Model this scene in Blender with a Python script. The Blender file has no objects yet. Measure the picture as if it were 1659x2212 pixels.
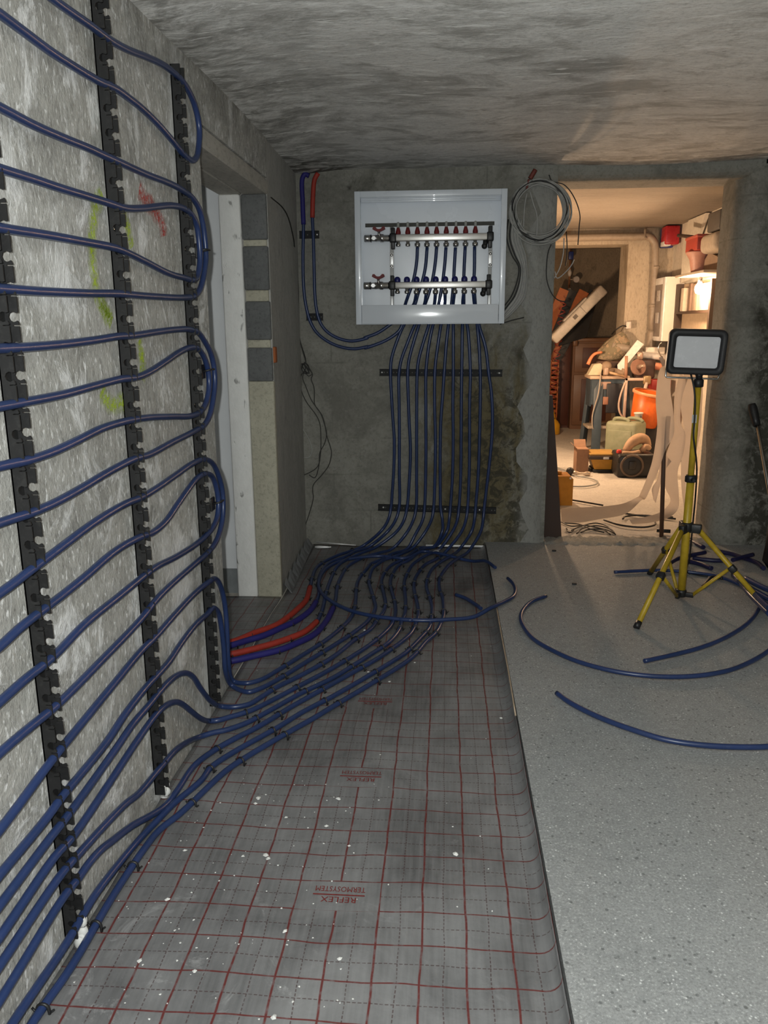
import bpy, bmesh, math, random
from mathutils import Vector, Matrix
random.seed(7)
scene = bpy.context.scene
COL = scene.collection
PI = math.pi

# ---------------------------------------------------------------- camera
CAM_ROWS = [[0.997173, -0.009914, 0.074488], [0.074784, 0.22802, -0.97078], [-0.007361, 0.973606, 0.228117]]
cam = bpy.data.cameras.new('camera'); cam_ob = bpy.data.objects.new('camera', cam); COL.objects.link(cam_ob)
cam.sensor_fit = 'VERTICAL'; cam.sensor_height = 36.0; cam.lens = 36.0*1720.0/2212.0
cam.clip_start = 0.02
mw = Matrix.Identity(4)
for i in range(3):
    for j in range(3): mw[i][j] = CAM_ROWS[i][j]
mw.translation = (0.0, 0.0, 1.25)
cam_ob.matrix_world = mw
scene.camera = cam_ob

# ---------------------------------------------------------------- world, lights, exposure
wd = bpy.data.worlds.new('world'); scene.world = wd; wd.use_nodes = True
wd.node_tree.nodes['Background'].inputs[0].default_value = (0.5, 0.52, 0.55, 1)
wd.node_tree.nodes['Background'].inputs[1].default_value = 0.05
def lamp(name, typ, loc, energy, color, size):
    l = bpy.data.lights.new(name, typ); o = bpy.data.objects.new(name, l); COL.objects.link(o)
    l.energy = energy; l.color = color; o.location = loc
    l.shadow_soft_size = size
    return o
lamp('phone_flash', 'POINT', (-0.045, -0.02, 1.285), 122.0, (0.97, 1.0, 0.97), 0.012)   # the phone's flash, next to its lens
scene.view_settings.view_transform = 'Standard'
scene.view_settings.look = 'None'
scene.view_settings.exposure = 0.0
scene.view_settings.gamma = 1.0
scene.view_settings.use_curve_mapping = False

# ---------------------------------------------------------------- measured lines (metres, room coordinates)
D = {
  'loops': [[[-0.745,1.639,1.855],[-0.745,1.719,1.859],[-0.745,1.816,1.865],[-0.745,1.892,1.868],[-0.745,1.993,1.879],[-0.745,2.128,1.902],[-0.745,2.237,1.918],[-0.745,2.330,1.925],[-0.745,2.417,1.923],[-0.745,2.493,1.901],[-0.745,2.535,1.868],[-0.745,2.550,1.830],[-0.745,2.538,1.787],[-0.745,2.512,1.749],[-0.745,2.464,1.726],[-0.745,2.416,1.724],[-0.745,2.364,1.729],[-0.745,2.316,1.738],[-0.745,2.182,1.760],[-0.745,2.062,1.771],[-0.745,1.989,1.773],[-0.745,1.904,1.773],[-0.745,1.809,1.763],[-0.745,1.698,1.758],[-0.745,1.595,1.756],[-0.745,1.510,1.758],[-0.745,1.429,1.760]],[[-0.745,1.397,1.609],[-0.745,1.492,1.607],[-0.745,1.604,1.609],[-0.745,1.734,1.614],[-0.745,1.808,1.615],[-0.745,1.904,1.617],[-0.745,2.070,1.620],[-0.745,2.210,1.626],[-0.745,2.331,1.627],[-0.745,2.436,1.619],[-0.745,2.503,1.595],[-0.745,2.532,1.557],[-0.745,2.545,1.507],[-0.745,2.545,1.463],[-0.745,2.520,1.418],[-0.745,2.472,1.368],[-0.745,2.408,1.341],[-0.745,2.310,1.332],[-0.745,2.009,1.326],[-0.745,1.826,1.325],[-0.745,1.672,1.320],[-0.745,1.484,1.316],[-0.745,1.333,1.315]],[[-0.745,1.375,1.510],[-0.745,1.472,1.512],[-0.745,1.584,1.513],[-0.745,1.714,1.516],[-0.745,1.818,1.518],[-0.745,1.910,1.520],[-0.745,2.013,1.533],[-0.745,2.140,1.555],[-0.745,2.258,1.573],[-0.745,2.360,1.578],[-0.745,2.426,1.569],[-0.745,2.470,1.541],[-0.745,2.484,1.488],[-0.745,2.480,1.445],[-0.745,2.453,1.405],[-0.745,2.410,1.387],[-0.745,2.308,1.387],[-0.745,2.185,1.391],[-0.745,2.026,1.408],[-0.745,1.898,1.421],[-0.745,1.831,1.425],[-0.745,1.694,1.423],[-0.745,1.506,1.419],[-0.745,1.354,1.414]],[[-0.745,1.312,1.217],[-0.745,1.416,1.217],[-0.745,1.537,1.219],[-0.745,1.681,1.224],[-0.745,1.806,1.230],[-0.745,1.900,1.231],[-0.745,2.061,1.238],[-0.745,2.209,1.243],[-0.745,2.333,1.243],[-0.745,2.422,1.232],[-0.745,2.481,1.205],[-0.745,2.541,1.165],[-0.745,2.567,1.120],[-0.745,2.566,1.070],[-0.745,2.540,1.026],[-0.745,2.495,0.981],[-0.745,2.431,0.954],[-0.745,2.333,0.947],[-0.745,2.121,0.942],[-0.745,1.942,0.936],[-0.745,1.840,0.941],[-0.745,1.701,0.937],[-0.745,1.543,0.927],[-0.745,1.442,0.923],[-0.745,1.353,0.924],[-0.745,1.250,0.931]],[[-0.745,1.291,1.122],[-0.745,1.395,1.122],[-0.745,1.517,1.123],[-0.745,1.660,1.129],[-0.745,1.804,1.134],[-0.745,1.899,1.132],[-0.745,1.996,1.141],[-0.745,2.116,1.161],[-0.745,2.236,1.182],[-0.745,2.337,1.191],[-0.745,2.412,1.184],[-0.745,2.470,1.153],[-0.745,2.499,1.113],[-0.745,2.501,1.069],[-0.745,2.470,1.028],[-0.745,2.407,1.000],[-0.745,2.312,0.994],[-0.745,2.135,1.011],[-0.745,1.961,1.028],[-0.745,1.811,1.036],[-0.745,1.681,1.036],[-0.745,1.565,1.027],[-0.745,1.463,1.020],[-0.745,1.362,1.019],[-0.745,1.270,1.024]],[[-0.745,1.225,0.815],[-0.745,1.331,0.823],[-0.745,1.455,0.833],[-0.745,1.600,0.844],[-0.745,1.772,0.847],[-0.745,1.869,0.841],[-0.745,1.979,0.842],[-0.745,2.142,0.849],[-0.745,2.284,0.855],[-0.745,2.409,0.847],[-0.745,2.490,0.820],[-0.745,2.545,0.774],[-0.745,2.581,0.719],[-0.745,2.587,0.670],[-0.745,2.572,0.624],[-0.745,2.525,0.582],[-0.745,2.456,0.558],[-0.745,2.384,0.552],[-0.745,2.254,0.555],[-0.745,2.043,0.560],[-0.745,1.921,0.558],[-0.745,1.810,0.546],[-0.745,1.571,0.539],[-0.745,1.366,0.537],[-0.745,1.260,0.545],[-0.745,1.168,0.550]],[[-0.745,1.206,0.727],[-0.745,1.273,0.734],[-0.745,1.371,0.737],[-0.745,1.435,0.739],[-0.745,1.541,0.744],[-0.745,1.663,0.753],[-0.745,1.752,0.753],[-0.745,1.850,0.746],[-0.745,1.934,0.736],[-0.745,2.030,0.741],[-0.745,2.124,0.763],[-0.745,2.226,0.787],[-0.745,2.320,0.804],[-0.745,2.417,0.800],[-0.745,2.481,0.776],[-0.745,2.518,0.732],[-0.745,2.532,0.682],[-0.745,2.508,0.639],[-0.745,2.449,0.617],[-0.745,2.378,0.610],[-0.745,2.265,0.611],[-0.745,2.083,0.625],[-0.745,1.938,0.642],[-0.745,1.850,0.645],[-0.745,1.684,0.646],[-0.745,1.513,0.647],[-0.745,1.371,0.635],[-0.745,1.266,0.637],[-0.745,1.186,0.635]]],
  'circuits': [{'wall':[[-0.100,4.410,1.649],[-0.109,4.410,1.547],[-0.124,4.410,1.480],[-0.147,4.410,1.414],[-0.166,4.415,1.354],[-0.232,4.440,1.238],[-0.270,4.440,1.147],[-0.294,4.440,1.066],[-0.299,4.440,0.991],[-0.295,4.440,0.884],[-0.288,4.440,0.757],[-0.280,4.440,0.627],[-0.283,4.440,0.464],[-0.292,4.440,0.330],[-0.300,4.440,0.236],[-0.313,4.425,0.172],[-0.349,4.375,0.116]],'floor':[[-0.464,4.401,0.012],[-0.576,4.215,0.012],[-0.639,4.075,0.012],[-0.663,3.968,0.012],[-0.657,3.797,0.012],[-0.644,3.652,0.012],[-0.631,3.456,0.012],[-0.651,3.332,0.012],[-0.676,3.226,0.012],[-0.709,3.135,0.012],[-0.775,3.051,0.012],[-0.825,2.971,0.012],[-0.854,2.942,0.012]],'end':[]},{'wall':[[-0.102,4.375,1.415],[-0.115,4.415,1.352],[-0.172,4.440,1.238],[-0.207,4.440,1.152],[-0.239,4.440,1.066],[-0.252,4.440,0.991],[-0.252,4.440,0.821],[-0.251,4.440,0.628],[-0.252,4.440,0.431],[-0.253,4.440,0.236],[-0.273,4.425,0.165],[-0.316,4.375,0.109]],'floor':[[-0.422,4.368,0.012],[-0.492,4.261,0.012],[-0.543,4.143,0.012],[-0.597,4.062,0.012],[-0.621,3.926,0.012],[-0.621,3.785,0.012],[-0.607,3.680,0.012],[-0.586,3.556,0.012],[-0.581,3.439,0.012],[-0.590,3.325,0.012],[-0.627,3.199,0.012],[-0.673,3.118,0.012],[-0.733,3.021,0.012],[-0.789,2.965,0.012],[-0.846,2.908,0.012]],'end':[]},{'wall':[[-0.050,4.410,1.652],[-0.056,4.410,1.576],[-0.070,4.410,1.487],[-0.093,4.410,1.405],[-0.112,4.415,1.353],[-0.147,4.440,1.238],[-0.176,4.440,1.146],[-0.198,4.440,1.060],[-0.204,4.440,0.991],[-0.202,4.440,0.884],[-0.196,4.440,0.725],[-0.189,4.440,0.563],[-0.195,4.440,0.398],[-0.208,4.440,0.237],[-0.227,4.425,0.159],[-0.270,4.375,0.103]],'floor':[[-0.381,4.335,0.012],[-0.442,4.230,0.012],[-0.510,4.097,0.012],[-0.549,3.974,0.012],[-0.561,3.871,0.012],[-0.559,3.735,0.012],[-0.555,3.607,0.012],[-0.549,3.510,0.012],[-0.538,3.374,0.012],[-0.535,3.278,0.012],[-0.538,3.191,0.012],[-0.562,3.096,0.012],[-0.585,3.048,0.012],[-0.652,2.964,0.012],[-0.720,2.900,0.012],[-0.764,2.864,0.012],[-0.821,2.826,0.012]],'end':[]},{'wall':[[-0.054,4.375,1.415],[-0.061,4.415,1.352],[-0.094,4.440,1.237],[-0.119,4.440,1.158],[-0.144,4.440,1.066],[-0.152,4.440,0.991],[-0.154,4.440,0.821],[-0.154,4.440,0.628],[-0.154,4.440,0.431],[-0.156,4.440,0.237],[-0.171,4.425,0.166],[-0.211,4.375,0.097]],'floor':[[-0.287,4.357,0.012],[-0.352,4.268,0.012],[-0.428,4.181,0.012],[-0.480,4.068,0.012],[-0.505,3.976,0.012],[-0.513,3.832,0.012],[-0.514,3.724,0.012],[-0.507,3.597,0.012],[-0.494,3.466,0.012],[-0.491,3.366,0.012],[-0.499,3.196,0.012],[-0.528,3.042,0.012],[-0.581,2.950,0.012],[-0.635,2.880,0.012],[-0.720,2.818,0.012],[-0.801,2.764,0.012]],'end':[]},{'wall':[[-0.001,4.410,1.648],[-0.006,4.410,1.568],[-0.016,4.410,1.479],[-0.027,4.410,1.412],[-0.038,4.415,1.353],[-0.070,4.440,1.237],[-0.088,4.440,1.146],[-0.099,4.440,1.059],[-0.104,4.440,0.991],[-0.103,4.440,0.757],[-0.102,4.440,0.497],[-0.108,4.440,0.238],[-0.118,4.425,0.167],[-0.159,4.375,0.091]],'floor':[[-0.201,4.344,0.012],[-0.279,4.230,0.012],[-0.347,4.090,0.012],[-0.378,4.042,0.012],[-0.395,3.937,0.012],[-0.415,3.837,0.012],[-0.421,3.729,0.012],[-0.414,3.614,0.012],[-0.402,3.483,0.012],[-0.394,3.371,0.012],[-0.394,3.275,0.012],[-0.409,3.184,0.012],[-0.433,3.096,0.012],[-0.470,2.985,0.012],[-0.542,2.825,0.012],[-0.612,2.676,0.012],[-0.638,2.624,0.012],[-0.662,2.595,0.012],[-0.694,2.576,0.012]],'end':[[-0.744,2.589,0.013],[-0.745,2.543,0.103],[-0.745,2.547,0.192],[-0.745,2.543,0.304],[-0.745,2.509,0.389],[-0.745,2.448,0.444],[-0.745,2.381,0.456],[-0.745,2.216,0.469],[-0.745,2.018,0.468],[-0.745,1.892,0.465],[-0.745,1.794,0.468],[-0.745,1.619,0.459],[-0.745,1.355,0.444],[-0.745,1.288,0.438],[-0.745,1.140,0.422]]},{'wall':[[-0.003,4.375,1.415],[-0.005,4.415,1.351],[-0.026,4.440,1.237],[-0.041,4.440,1.133],[-0.051,4.440,1.053],[-0.055,4.440,0.991],[-0.055,4.440,0.821],[-0.049,4.440,0.628],[-0.050,4.440,0.432],[-0.056,4.440,0.238],[-0.066,4.425,0.174],[-0.100,4.375,0.112]],'floor':[[-0.168,4.345,0.012],[-0.231,4.207,0.012],[-0.261,4.157,0.012],[-0.311,4.092,0.012],[-0.340,4.014,0.012],[-0.363,3.925,0.012],[-0.368,3.812,0.012],[-0.362,3.719,0.012],[-0.338,3.594,0.012],[-0.316,3.476,0.012],[-0.301,3.376,0.012],[-0.309,3.270,0.012],[-0.329,3.178,0.012],[-0.376,3.053,0.012],[-0.434,2.927,0.012],[-0.511,2.772,0.012],[-0.592,2.606,0.012],[-0.636,2.536,0.012],[-0.671,2.508,0.012]],'end':[[-0.742,2.556,0.013],[-0.745,2.502,0.092],[-0.745,2.498,0.175],[-0.745,2.484,0.261],[-0.745,2.459,0.321],[-0.745,2.403,0.359],[-0.745,2.340,0.362],[-0.745,2.216,0.373],[-0.745,2.083,0.369],[-0.745,1.979,0.359],[-0.745,1.885,0.361],[-0.745,1.800,0.365],[-0.745,1.669,0.361],[-0.745,1.561,0.349],[-0.745,1.356,0.349],[-0.745,1.287,0.345],[-0.745,1.124,0.347]]},{'wall':[[0.049,4.410,1.647],[0.044,4.410,1.545],[0.041,4.410,1.471],[0.031,4.415,1.352],[0.015,4.440,1.237],[0.005,4.440,1.133],[-0.000,4.440,1.053],[-0.004,4.440,0.991],[-0.010,4.440,0.884],[-0.020,4.440,0.725],[-0.022,4.440,0.531],[-0.020,4.440,0.366],[-0.017,4.440,0.239],[-0.006,4.425,0.168],[-0.006,4.375,0.113]],'floor':[[-0.057,4.458,0.012],[-0.123,4.383,0.012],[-0.206,4.160,0.012],[-0.267,4.048,0.012],[-0.294,3.928,0.012],[-0.305,3.788,0.012],[-0.294,3.671,0.012],[-0.275,3.549,0.012],[-0.260,3.434,0.012],[-0.262,3.325,0.012],[-0.280,3.231,0.012],[-0.301,3.113,0.012],[-0.352,3.001,0.012],[-0.416,2.824,0.012],[-0.507,2.660,0.012],[-0.582,2.546,0.012],[-0.616,2.473,0.012],[-0.648,2.415,0.012]],'end':[[-0.694,2.392,0.013],[-0.735,2.395,0.013],[-0.745,2.332,0.061],[-0.745,2.277,0.109],[-0.745,2.218,0.169],[-0.745,2.170,0.222],[-0.745,2.114,0.262],[-0.745,2.044,0.290],[-0.745,1.976,0.304],[-0.745,1.892,0.310],[-0.745,1.818,0.311],[-0.745,1.707,0.315],[-0.745,1.605,0.308],[-0.745,1.356,0.298],[-0.745,1.291,0.299],[-0.745,1.113,0.296]]},{'wall':[[0.046,4.375,1.418],[0.040,4.415,1.351],[0.043,4.440,1.236],[0.044,4.440,1.133],[0.046,4.440,0.990],[0.046,4.440,0.821],[0.050,4.440,0.628],[0.049,4.440,0.432],[0.039,4.440,0.239],[0.033,4.425,0.169],[0.020,4.375,0.114]],'floor':[[-0.042,4.405,0.012],[-0.103,4.349,0.012],[-0.181,4.114,0.012],[-0.230,4.020,0.012],[-0.256,3.873,0.012],[-0.258,3.737,0.012],[-0.243,3.611,0.012],[-0.224,3.493,0.012],[-0.211,3.381,0.012],[-0.207,3.286,0.012],[-0.217,3.165,0.012],[-0.245,3.060,0.012],[-0.298,2.926,0.012],[-0.420,2.695,0.012],[-0.503,2.564,0.012],[-0.558,2.476,0.012],[-0.623,2.380,0.012],[-0.655,2.349,0.012],[-0.687,2.324,0.012]],'end':[[-0.721,2.297,0.013],[-0.745,2.293,0.013],[-0.745,2.214,0.064],[-0.745,2.127,0.134],[-0.745,2.061,0.189],[-0.745,2.009,0.223],[-0.745,1.944,0.248],[-0.745,1.888,0.260],[-0.745,1.820,0.264],[-0.745,1.695,0.260],[-0.745,1.593,0.253],[-0.745,1.370,0.243],[-0.745,1.297,0.252],[-0.745,1.101,0.243]]},{'wall':[[0.100,4.410,1.650],[0.096,4.410,1.544],[0.095,4.410,1.471],[0.097,4.415,1.351],[0.092,4.440,1.236],[0.092,4.440,1.132],[0.092,4.440,0.990],[0.092,4.440,0.821],[0.094,4.440,0.629],[0.095,4.440,0.433],[0.088,4.440,0.240],[0.079,4.425,0.169],[0.056,4.375,0.121]],'floor':[[-0.018,4.319,0.012],[-0.085,4.199,0.012],[-0.128,4.102,0.012],[-0.160,4.009,0.012],[-0.184,3.864,0.012],[-0.190,3.755,0.012],[-0.180,3.603,0.012],[-0.169,3.451,0.012],[-0.165,3.309,0.012],[-0.175,3.207,0.012],[-0.179,3.120,0.012],[-0.215,2.974,0.012],[-0.272,2.862,0.012],[-0.331,2.749,0.012],[-0.391,2.639,0.012],[-0.479,2.519,0.012],[-0.513,2.466,0.012],[-0.566,2.378,0.012],[-0.623,2.289,0.012],[-0.671,2.243,0.012]],'end':[[-0.714,2.217,0.013],[-0.745,2.187,0.016],[-0.745,2.073,0.062],[-0.745,1.968,0.093],[-0.745,1.888,0.104],[-0.745,1.826,0.112],[-0.745,1.709,0.127],[-0.745,1.621,0.152],[-0.745,1.375,0.193],[-0.745,1.300,0.201],[-0.745,1.091,0.195]]},{'wall':[[0.095,4.375,1.417],[0.092,4.415,1.351],[0.120,4.440,1.236],[0.131,4.440,1.132],[0.139,4.440,0.990],[0.138,4.440,0.821],[0.141,4.440,0.629],[0.142,4.440,0.433],[0.137,4.440,0.240],[0.128,4.425,0.170],[0.104,4.375,0.115]],'floor':[[0.006,4.270,0.012],[-0.039,4.154,0.012],[-0.091,4.058,0.012],[-0.122,3.923,0.012],[-0.139,3.798,0.012],[-0.139,3.667,0.012],[-0.126,3.534,0.012],[-0.112,3.409,0.012],[-0.106,3.292,0.012],[-0.112,3.201,0.012],[-0.130,3.077,0.012],[-0.175,2.959,0.012],[-0.180,2.950,0.012],[-0.237,2.832,0.012],[-0.319,2.698,0.012],[-0.446,2.495,0.012],[-0.512,2.387,0.012],[-0.554,2.310,0.012],[-0.592,2.248,0.012],[-0.631,2.193,0.012],[-0.676,2.120,0.012],[-0.712,2.029,0.012],[-0.720,1.901,0.012]],'end':[[-0.728,1.828,0.013],[-0.745,1.647,0.077],[-0.745,1.546,0.111],[-0.745,1.484,0.131],[-0.745,1.423,0.141],[-0.745,1.379,0.142],[-0.745,1.306,0.149],[-0.745,1.078,0.136]]},{'wall':[[0.149,4.410,1.649],[0.150,4.410,1.544],[0.149,4.410,1.470],[0.159,4.415,1.351],[0.173,4.440,1.235],[0.184,4.440,1.132],[0.193,4.440,0.990],[0.196,4.440,0.821],[0.196,4.440,0.629],[0.193,4.440,0.433],[0.182,4.440,0.241],[0.176,4.425,0.170],[0.159,4.375,0.115]],'floor':[[0.101,4.377,0.012],[0.038,4.189,0.012],[-0.016,4.077,0.012],[-0.058,3.941,0.012],[-0.077,3.801,0.012],[-0.078,3.670,0.012],[-0.059,3.526,0.012],[-0.047,3.401,0.012],[-0.047,3.275,0.012],[-0.055,3.146,0.012],[-0.090,3.025,0.012],[-0.138,2.886,0.012],[-0.167,2.829,0.012],[-0.371,2.494,0.012],[-0.456,2.373,0.012],[-0.516,2.268,0.012],[-0.565,2.192,0.012],[-0.612,2.119,0.012],[-0.661,2.023,0.012],[-0.669,1.954,0.012],[-0.707,1.846,0.012],[-0.723,1.782,0.012]],'end':[[-0.744,1.683,0.013],[-0.745,1.446,0.052],[-0.745,1.376,0.052],[-0.745,1.303,0.049],[-0.745,1.164,0.059],[-0.745,1.104,0.063]]},{'wall':[[0.145,4.375,1.417],[0.155,4.415,1.350],[0.185,4.440,1.235],[0.218,4.440,1.132],[0.239,4.440,0.990],[0.256,4.440,0.884],[0.266,4.440,0.725],[0.262,4.440,0.597],[0.249,4.440,0.434],[0.231,4.440,0.241],[0.225,4.425,0.171],[0.211,4.375,0.116]],'floor':[[0.141,4.277,0.012],[0.083,4.144,0.012],[0.033,4.019,0.012],[-0.006,3.887,0.012],[-0.018,3.777,0.012],[-0.015,3.649,0.012],[-0.001,3.540,0.012],[0.005,3.404,0.012],[0.004,3.288,0.012],[-0.007,3.197,0.012],[-0.030,3.082,0.012],[-0.066,2.991,0.012],[-0.107,2.856,0.012],[-0.148,2.768,0.012],[-0.360,2.420,0.012],[-0.411,2.336,0.012],[-0.461,2.261,0.012],[-0.521,2.169,0.012],[-0.573,2.084,0.012],[-0.614,2.004,0.012],[-0.676,1.802,0.012],[-0.708,1.724,0.012],[-0.718,1.655,0.012],[-0.728,1.486,0.012],[-0.729,1.279,0.012],[-0.740,1.154,0.012]],'end':[]}],
  'supply': [[[-0.722,4.435,2.018],[-0.742,4.435,2.027],[-0.758,4.435,2.005],[-0.760,4.435,1.889],[-0.759,4.435,1.777],[-0.767,4.435,1.607],[-0.768,4.435,1.463],[-0.759,4.435,1.363],[-0.737,4.435,1.274],[-0.702,4.435,1.214],[-0.641,4.435,1.166],[-0.568,4.435,1.136],[-0.494,4.435,1.126],[-0.420,4.435,1.138],[-0.442,4.435,1.129],[-0.322,4.435,1.171],[-0.242,4.435,1.233],[-0.218,4.435,1.355],[-0.202,4.410,1.399],[-0.171,4.410,1.488],[-0.155,4.410,1.577],[-0.151,4.410,1.654]],[[-0.674,4.435,2.031],[-0.693,4.435,1.999],[-0.704,4.435,1.916],[-0.710,4.435,1.810],[-0.708,4.435,1.720],[-0.708,4.435,1.549],[-0.708,4.435,1.433],[-0.702,4.435,1.345],[-0.682,4.435,1.268],[-0.646,4.435,1.220],[-0.586,4.435,1.184],[-0.506,4.435,1.168],[-0.420,4.435,1.186],[-0.441,4.435,1.184],[-0.369,4.435,1.210],[-0.297,4.435,1.256],[-0.179,4.435,1.347],[-0.154,4.375,1.418]]],
  'loose_arc': [[0.266,3.915,0.016],[0.221,4.030,0.016],[0.163,4.119,0.016],[0.092,4.163,0.016],[0.011,4.208,0.024],[-0.110,4.269,0.024],[-0.205,4.131,0.024],[-0.343,4.165,0.024],[-0.476,4.118,0.024],[-0.557,4.043,0.024],[-0.597,3.942,0.024],[-0.614,3.826,0.024],[-0.602,3.652,0.024],[-0.571,3.541,0.024],[-0.531,3.460,0.024],[-0.469,3.372,0.024],[-0.384,3.290,0.024],[-0.269,3.234,0.024],[-0.123,3.202,0.024],[-0.189,3.214,0.024],[-0.082,3.203,0.024],[0.025,3.221,0.024],[0.133,3.257,0.024],[0.208,3.313,0.024],[0.276,3.402,0.024],[0.319,3.472,0.024],[0.338,3.566,0.024],[0.334,3.664,0.024],[0.316,3.740,0.024]],
  'loose': {'small':[[0.062,3.579,0.012],[0.104,3.534,0.012],[0.141,3.467,0.012],[0.172,3.397,0.012]],'hook':[[0.470,3.495,0.042],[0.402,3.423,0.042],[0.351,3.312,0.042],[0.330,3.209,0.042],[0.334,3.095,0.042],[0.361,2.972,0.042],[0.424,2.860,0.042],[0.497,2.771,0.042],[0.603,2.697,0.042],[0.701,2.664,0.042],[0.803,2.656,0.042],[0.905,2.673,0.042],[1.018,2.721,0.042],[1.131,2.808,0.042],[1.226,2.906,0.042],[1.304,3.009,0.042]],'short':[[0.742,2.788,0.042],[0.833,2.836,0.042],[0.981,2.924,0.042],[1.128,3.050,0.042],[1.260,3.203,0.042],[1.361,3.368,0.042],[1.415,3.489,0.042]],'near':[[0.386,2.504,0.042],[0.422,2.433,0.042],[0.496,2.341,0.042],[0.583,2.266,0.042],[0.668,2.211,0.042],[0.758,2.187,0.042],[0.852,2.181,0.042],[0.954,2.189,0.042],[1.030,2.213,0.042]],'behind':[[0.854,3.879,0.042],[0.949,3.901,0.042],[1.077,3.921,0.042],[1.196,3.908,0.042],[1.305,3.864,0.042],[1.364,3.800,0.042],[1.407,3.701,0.042]],'d1':[[1.405,4.561,0.042],[1.417,4.451,0.042],[1.437,4.362,0.042]],'d2':[[1.390,4.190,0.062],[1.327,4.152,0.062],[1.266,4.109,0.062],[1.208,4.059,0.062],[1.143,3.972,0.062]],'d3':[[1.277,4.090,0.042],[1.321,4.041,0.042],[1.355,3.967,0.042]],'d4':[[1.317,4.152,0.042],[1.374,4.122,0.042],[1.425,4.108,0.042],[1.481,4.111,0.042]],'d5':[[1.477,4.292,0.042],[1.543,4.239,0.042],[1.576,4.172,0.042],[1.617,4.082,0.042],[1.615,3.981,0.042]],'d6':[[1.265,4.691,0.052],[1.340,4.672,0.052]],'d7':[[1.486,4.054,0.062],[1.540,4.096,0.062],[1.625,4.160,0.062]],'black':[[1.223,3.674,0.042],[1.267,3.752,0.042],[1.316,3.823,0.042],[1.357,3.802,0.042]]},
  'bundle': [[[1.426,3.863,0.042],[1.422,3.706,0.042],[1.418,3.540,0.042],[1.420,3.398,0.042]],[[1.401,3.744,0.058],[1.411,3.615,0.058],[1.429,3.525,0.058],[1.444,3.448,0.058]],[[1.379,3.628,0.074],[1.362,3.465,0.074],[1.357,3.352,0.074],[1.352,3.219,0.074]],[[1.407,3.656,0.090],[1.422,3.582,0.090],[1.438,3.521,0.090],[1.456,3.473,0.090]],[[1.354,3.583,0.106],[1.350,3.439,0.106],[1.344,3.325,0.106],[1.341,3.192,0.106]]],
  'lwires': [[[-0.748,3.574,1.786],[-0.748,3.838,1.776],[-0.748,3.967,1.743],[-0.748,4.056,1.681],[-0.811,4.445,1.631],[-0.804,4.445,1.551],[-0.799,4.445,1.434],[-0.803,4.445,1.197],[-0.770,4.445,1.058],[-0.780,4.445,1.049],[-0.773,4.445,1.018],[-0.798,4.445,0.983],[-0.805,4.445,0.948],[-0.800,4.445,0.900],[-0.774,4.445,0.837],[-0.720,4.445,0.761],[-0.701,4.445,0.717],[-0.696,4.445,0.649],[-0.701,4.445,0.539],[-0.719,4.445,0.469],[-0.778,4.445,0.428],[-0.832,4.445,0.415],[-0.888,4.445,0.468],[-0.891,4.445,0.497],[-0.873,4.445,0.555],[-0.821,4.445,0.628]],[[-0.748,3.574,1.786],[-0.748,3.838,1.776],[-0.748,3.967,1.743],[-0.748,4.056,1.681],[-0.811,4.445,1.631],[-0.804,4.445,1.551],[-0.799,4.445,1.434],[-0.803,4.445,1.197],[-0.770,4.445,1.058],[-0.780,4.445,1.049],[-0.737,4.445,0.991],[-0.758,4.445,0.979],[-0.777,4.445,1.002],[-0.790,4.445,0.971],[-0.772,4.445,0.916],[-0.742,4.445,0.841],[-0.695,4.445,0.773],[-0.676,4.445,0.717],[-0.663,4.445,0.661],[-0.675,4.445,0.604],[-0.705,4.445,0.547],[-0.711,4.445,0.478],[-0.738,4.445,0.403],[-0.770,4.445,0.419]],[[-0.748,3.574,1.786],[-0.748,3.838,1.776],[-0.748,3.967,1.743],[-0.748,4.056,1.681],[-0.811,4.445,1.631],[-0.804,4.445,1.551],[-0.799,4.445,1.434],[-0.803,4.445,1.197],[-0.770,4.445,1.058],[-0.768,4.445,1.049],[-0.734,4.445,0.987],[-0.742,4.445,0.963],[-0.728,4.445,0.916],[-0.727,4.445,0.869],[-0.726,4.445,0.821],[-0.687,4.445,0.761],[-0.672,4.445,0.709],[-0.662,4.445,0.645],[-0.643,4.445,0.580],[-0.638,4.445,0.548],[-0.654,4.445,0.478],[-0.696,4.445,0.420],[-0.747,4.445,0.361],[-0.752,4.445,0.327],[-0.749,4.445,0.286],[-0.776,4.445,0.190],[-0.814,4.445,0.079],[-0.813,4.445,0.031]]],
  'lwire_white': [[-0.863,4.450,0.757],[-0.819,4.450,0.709],[-0.780,4.450,0.652],[-0.757,4.450,0.603],[-0.750,4.450,0.559],[-0.768,4.450,0.522],[-0.801,4.450,0.519]],
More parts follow.
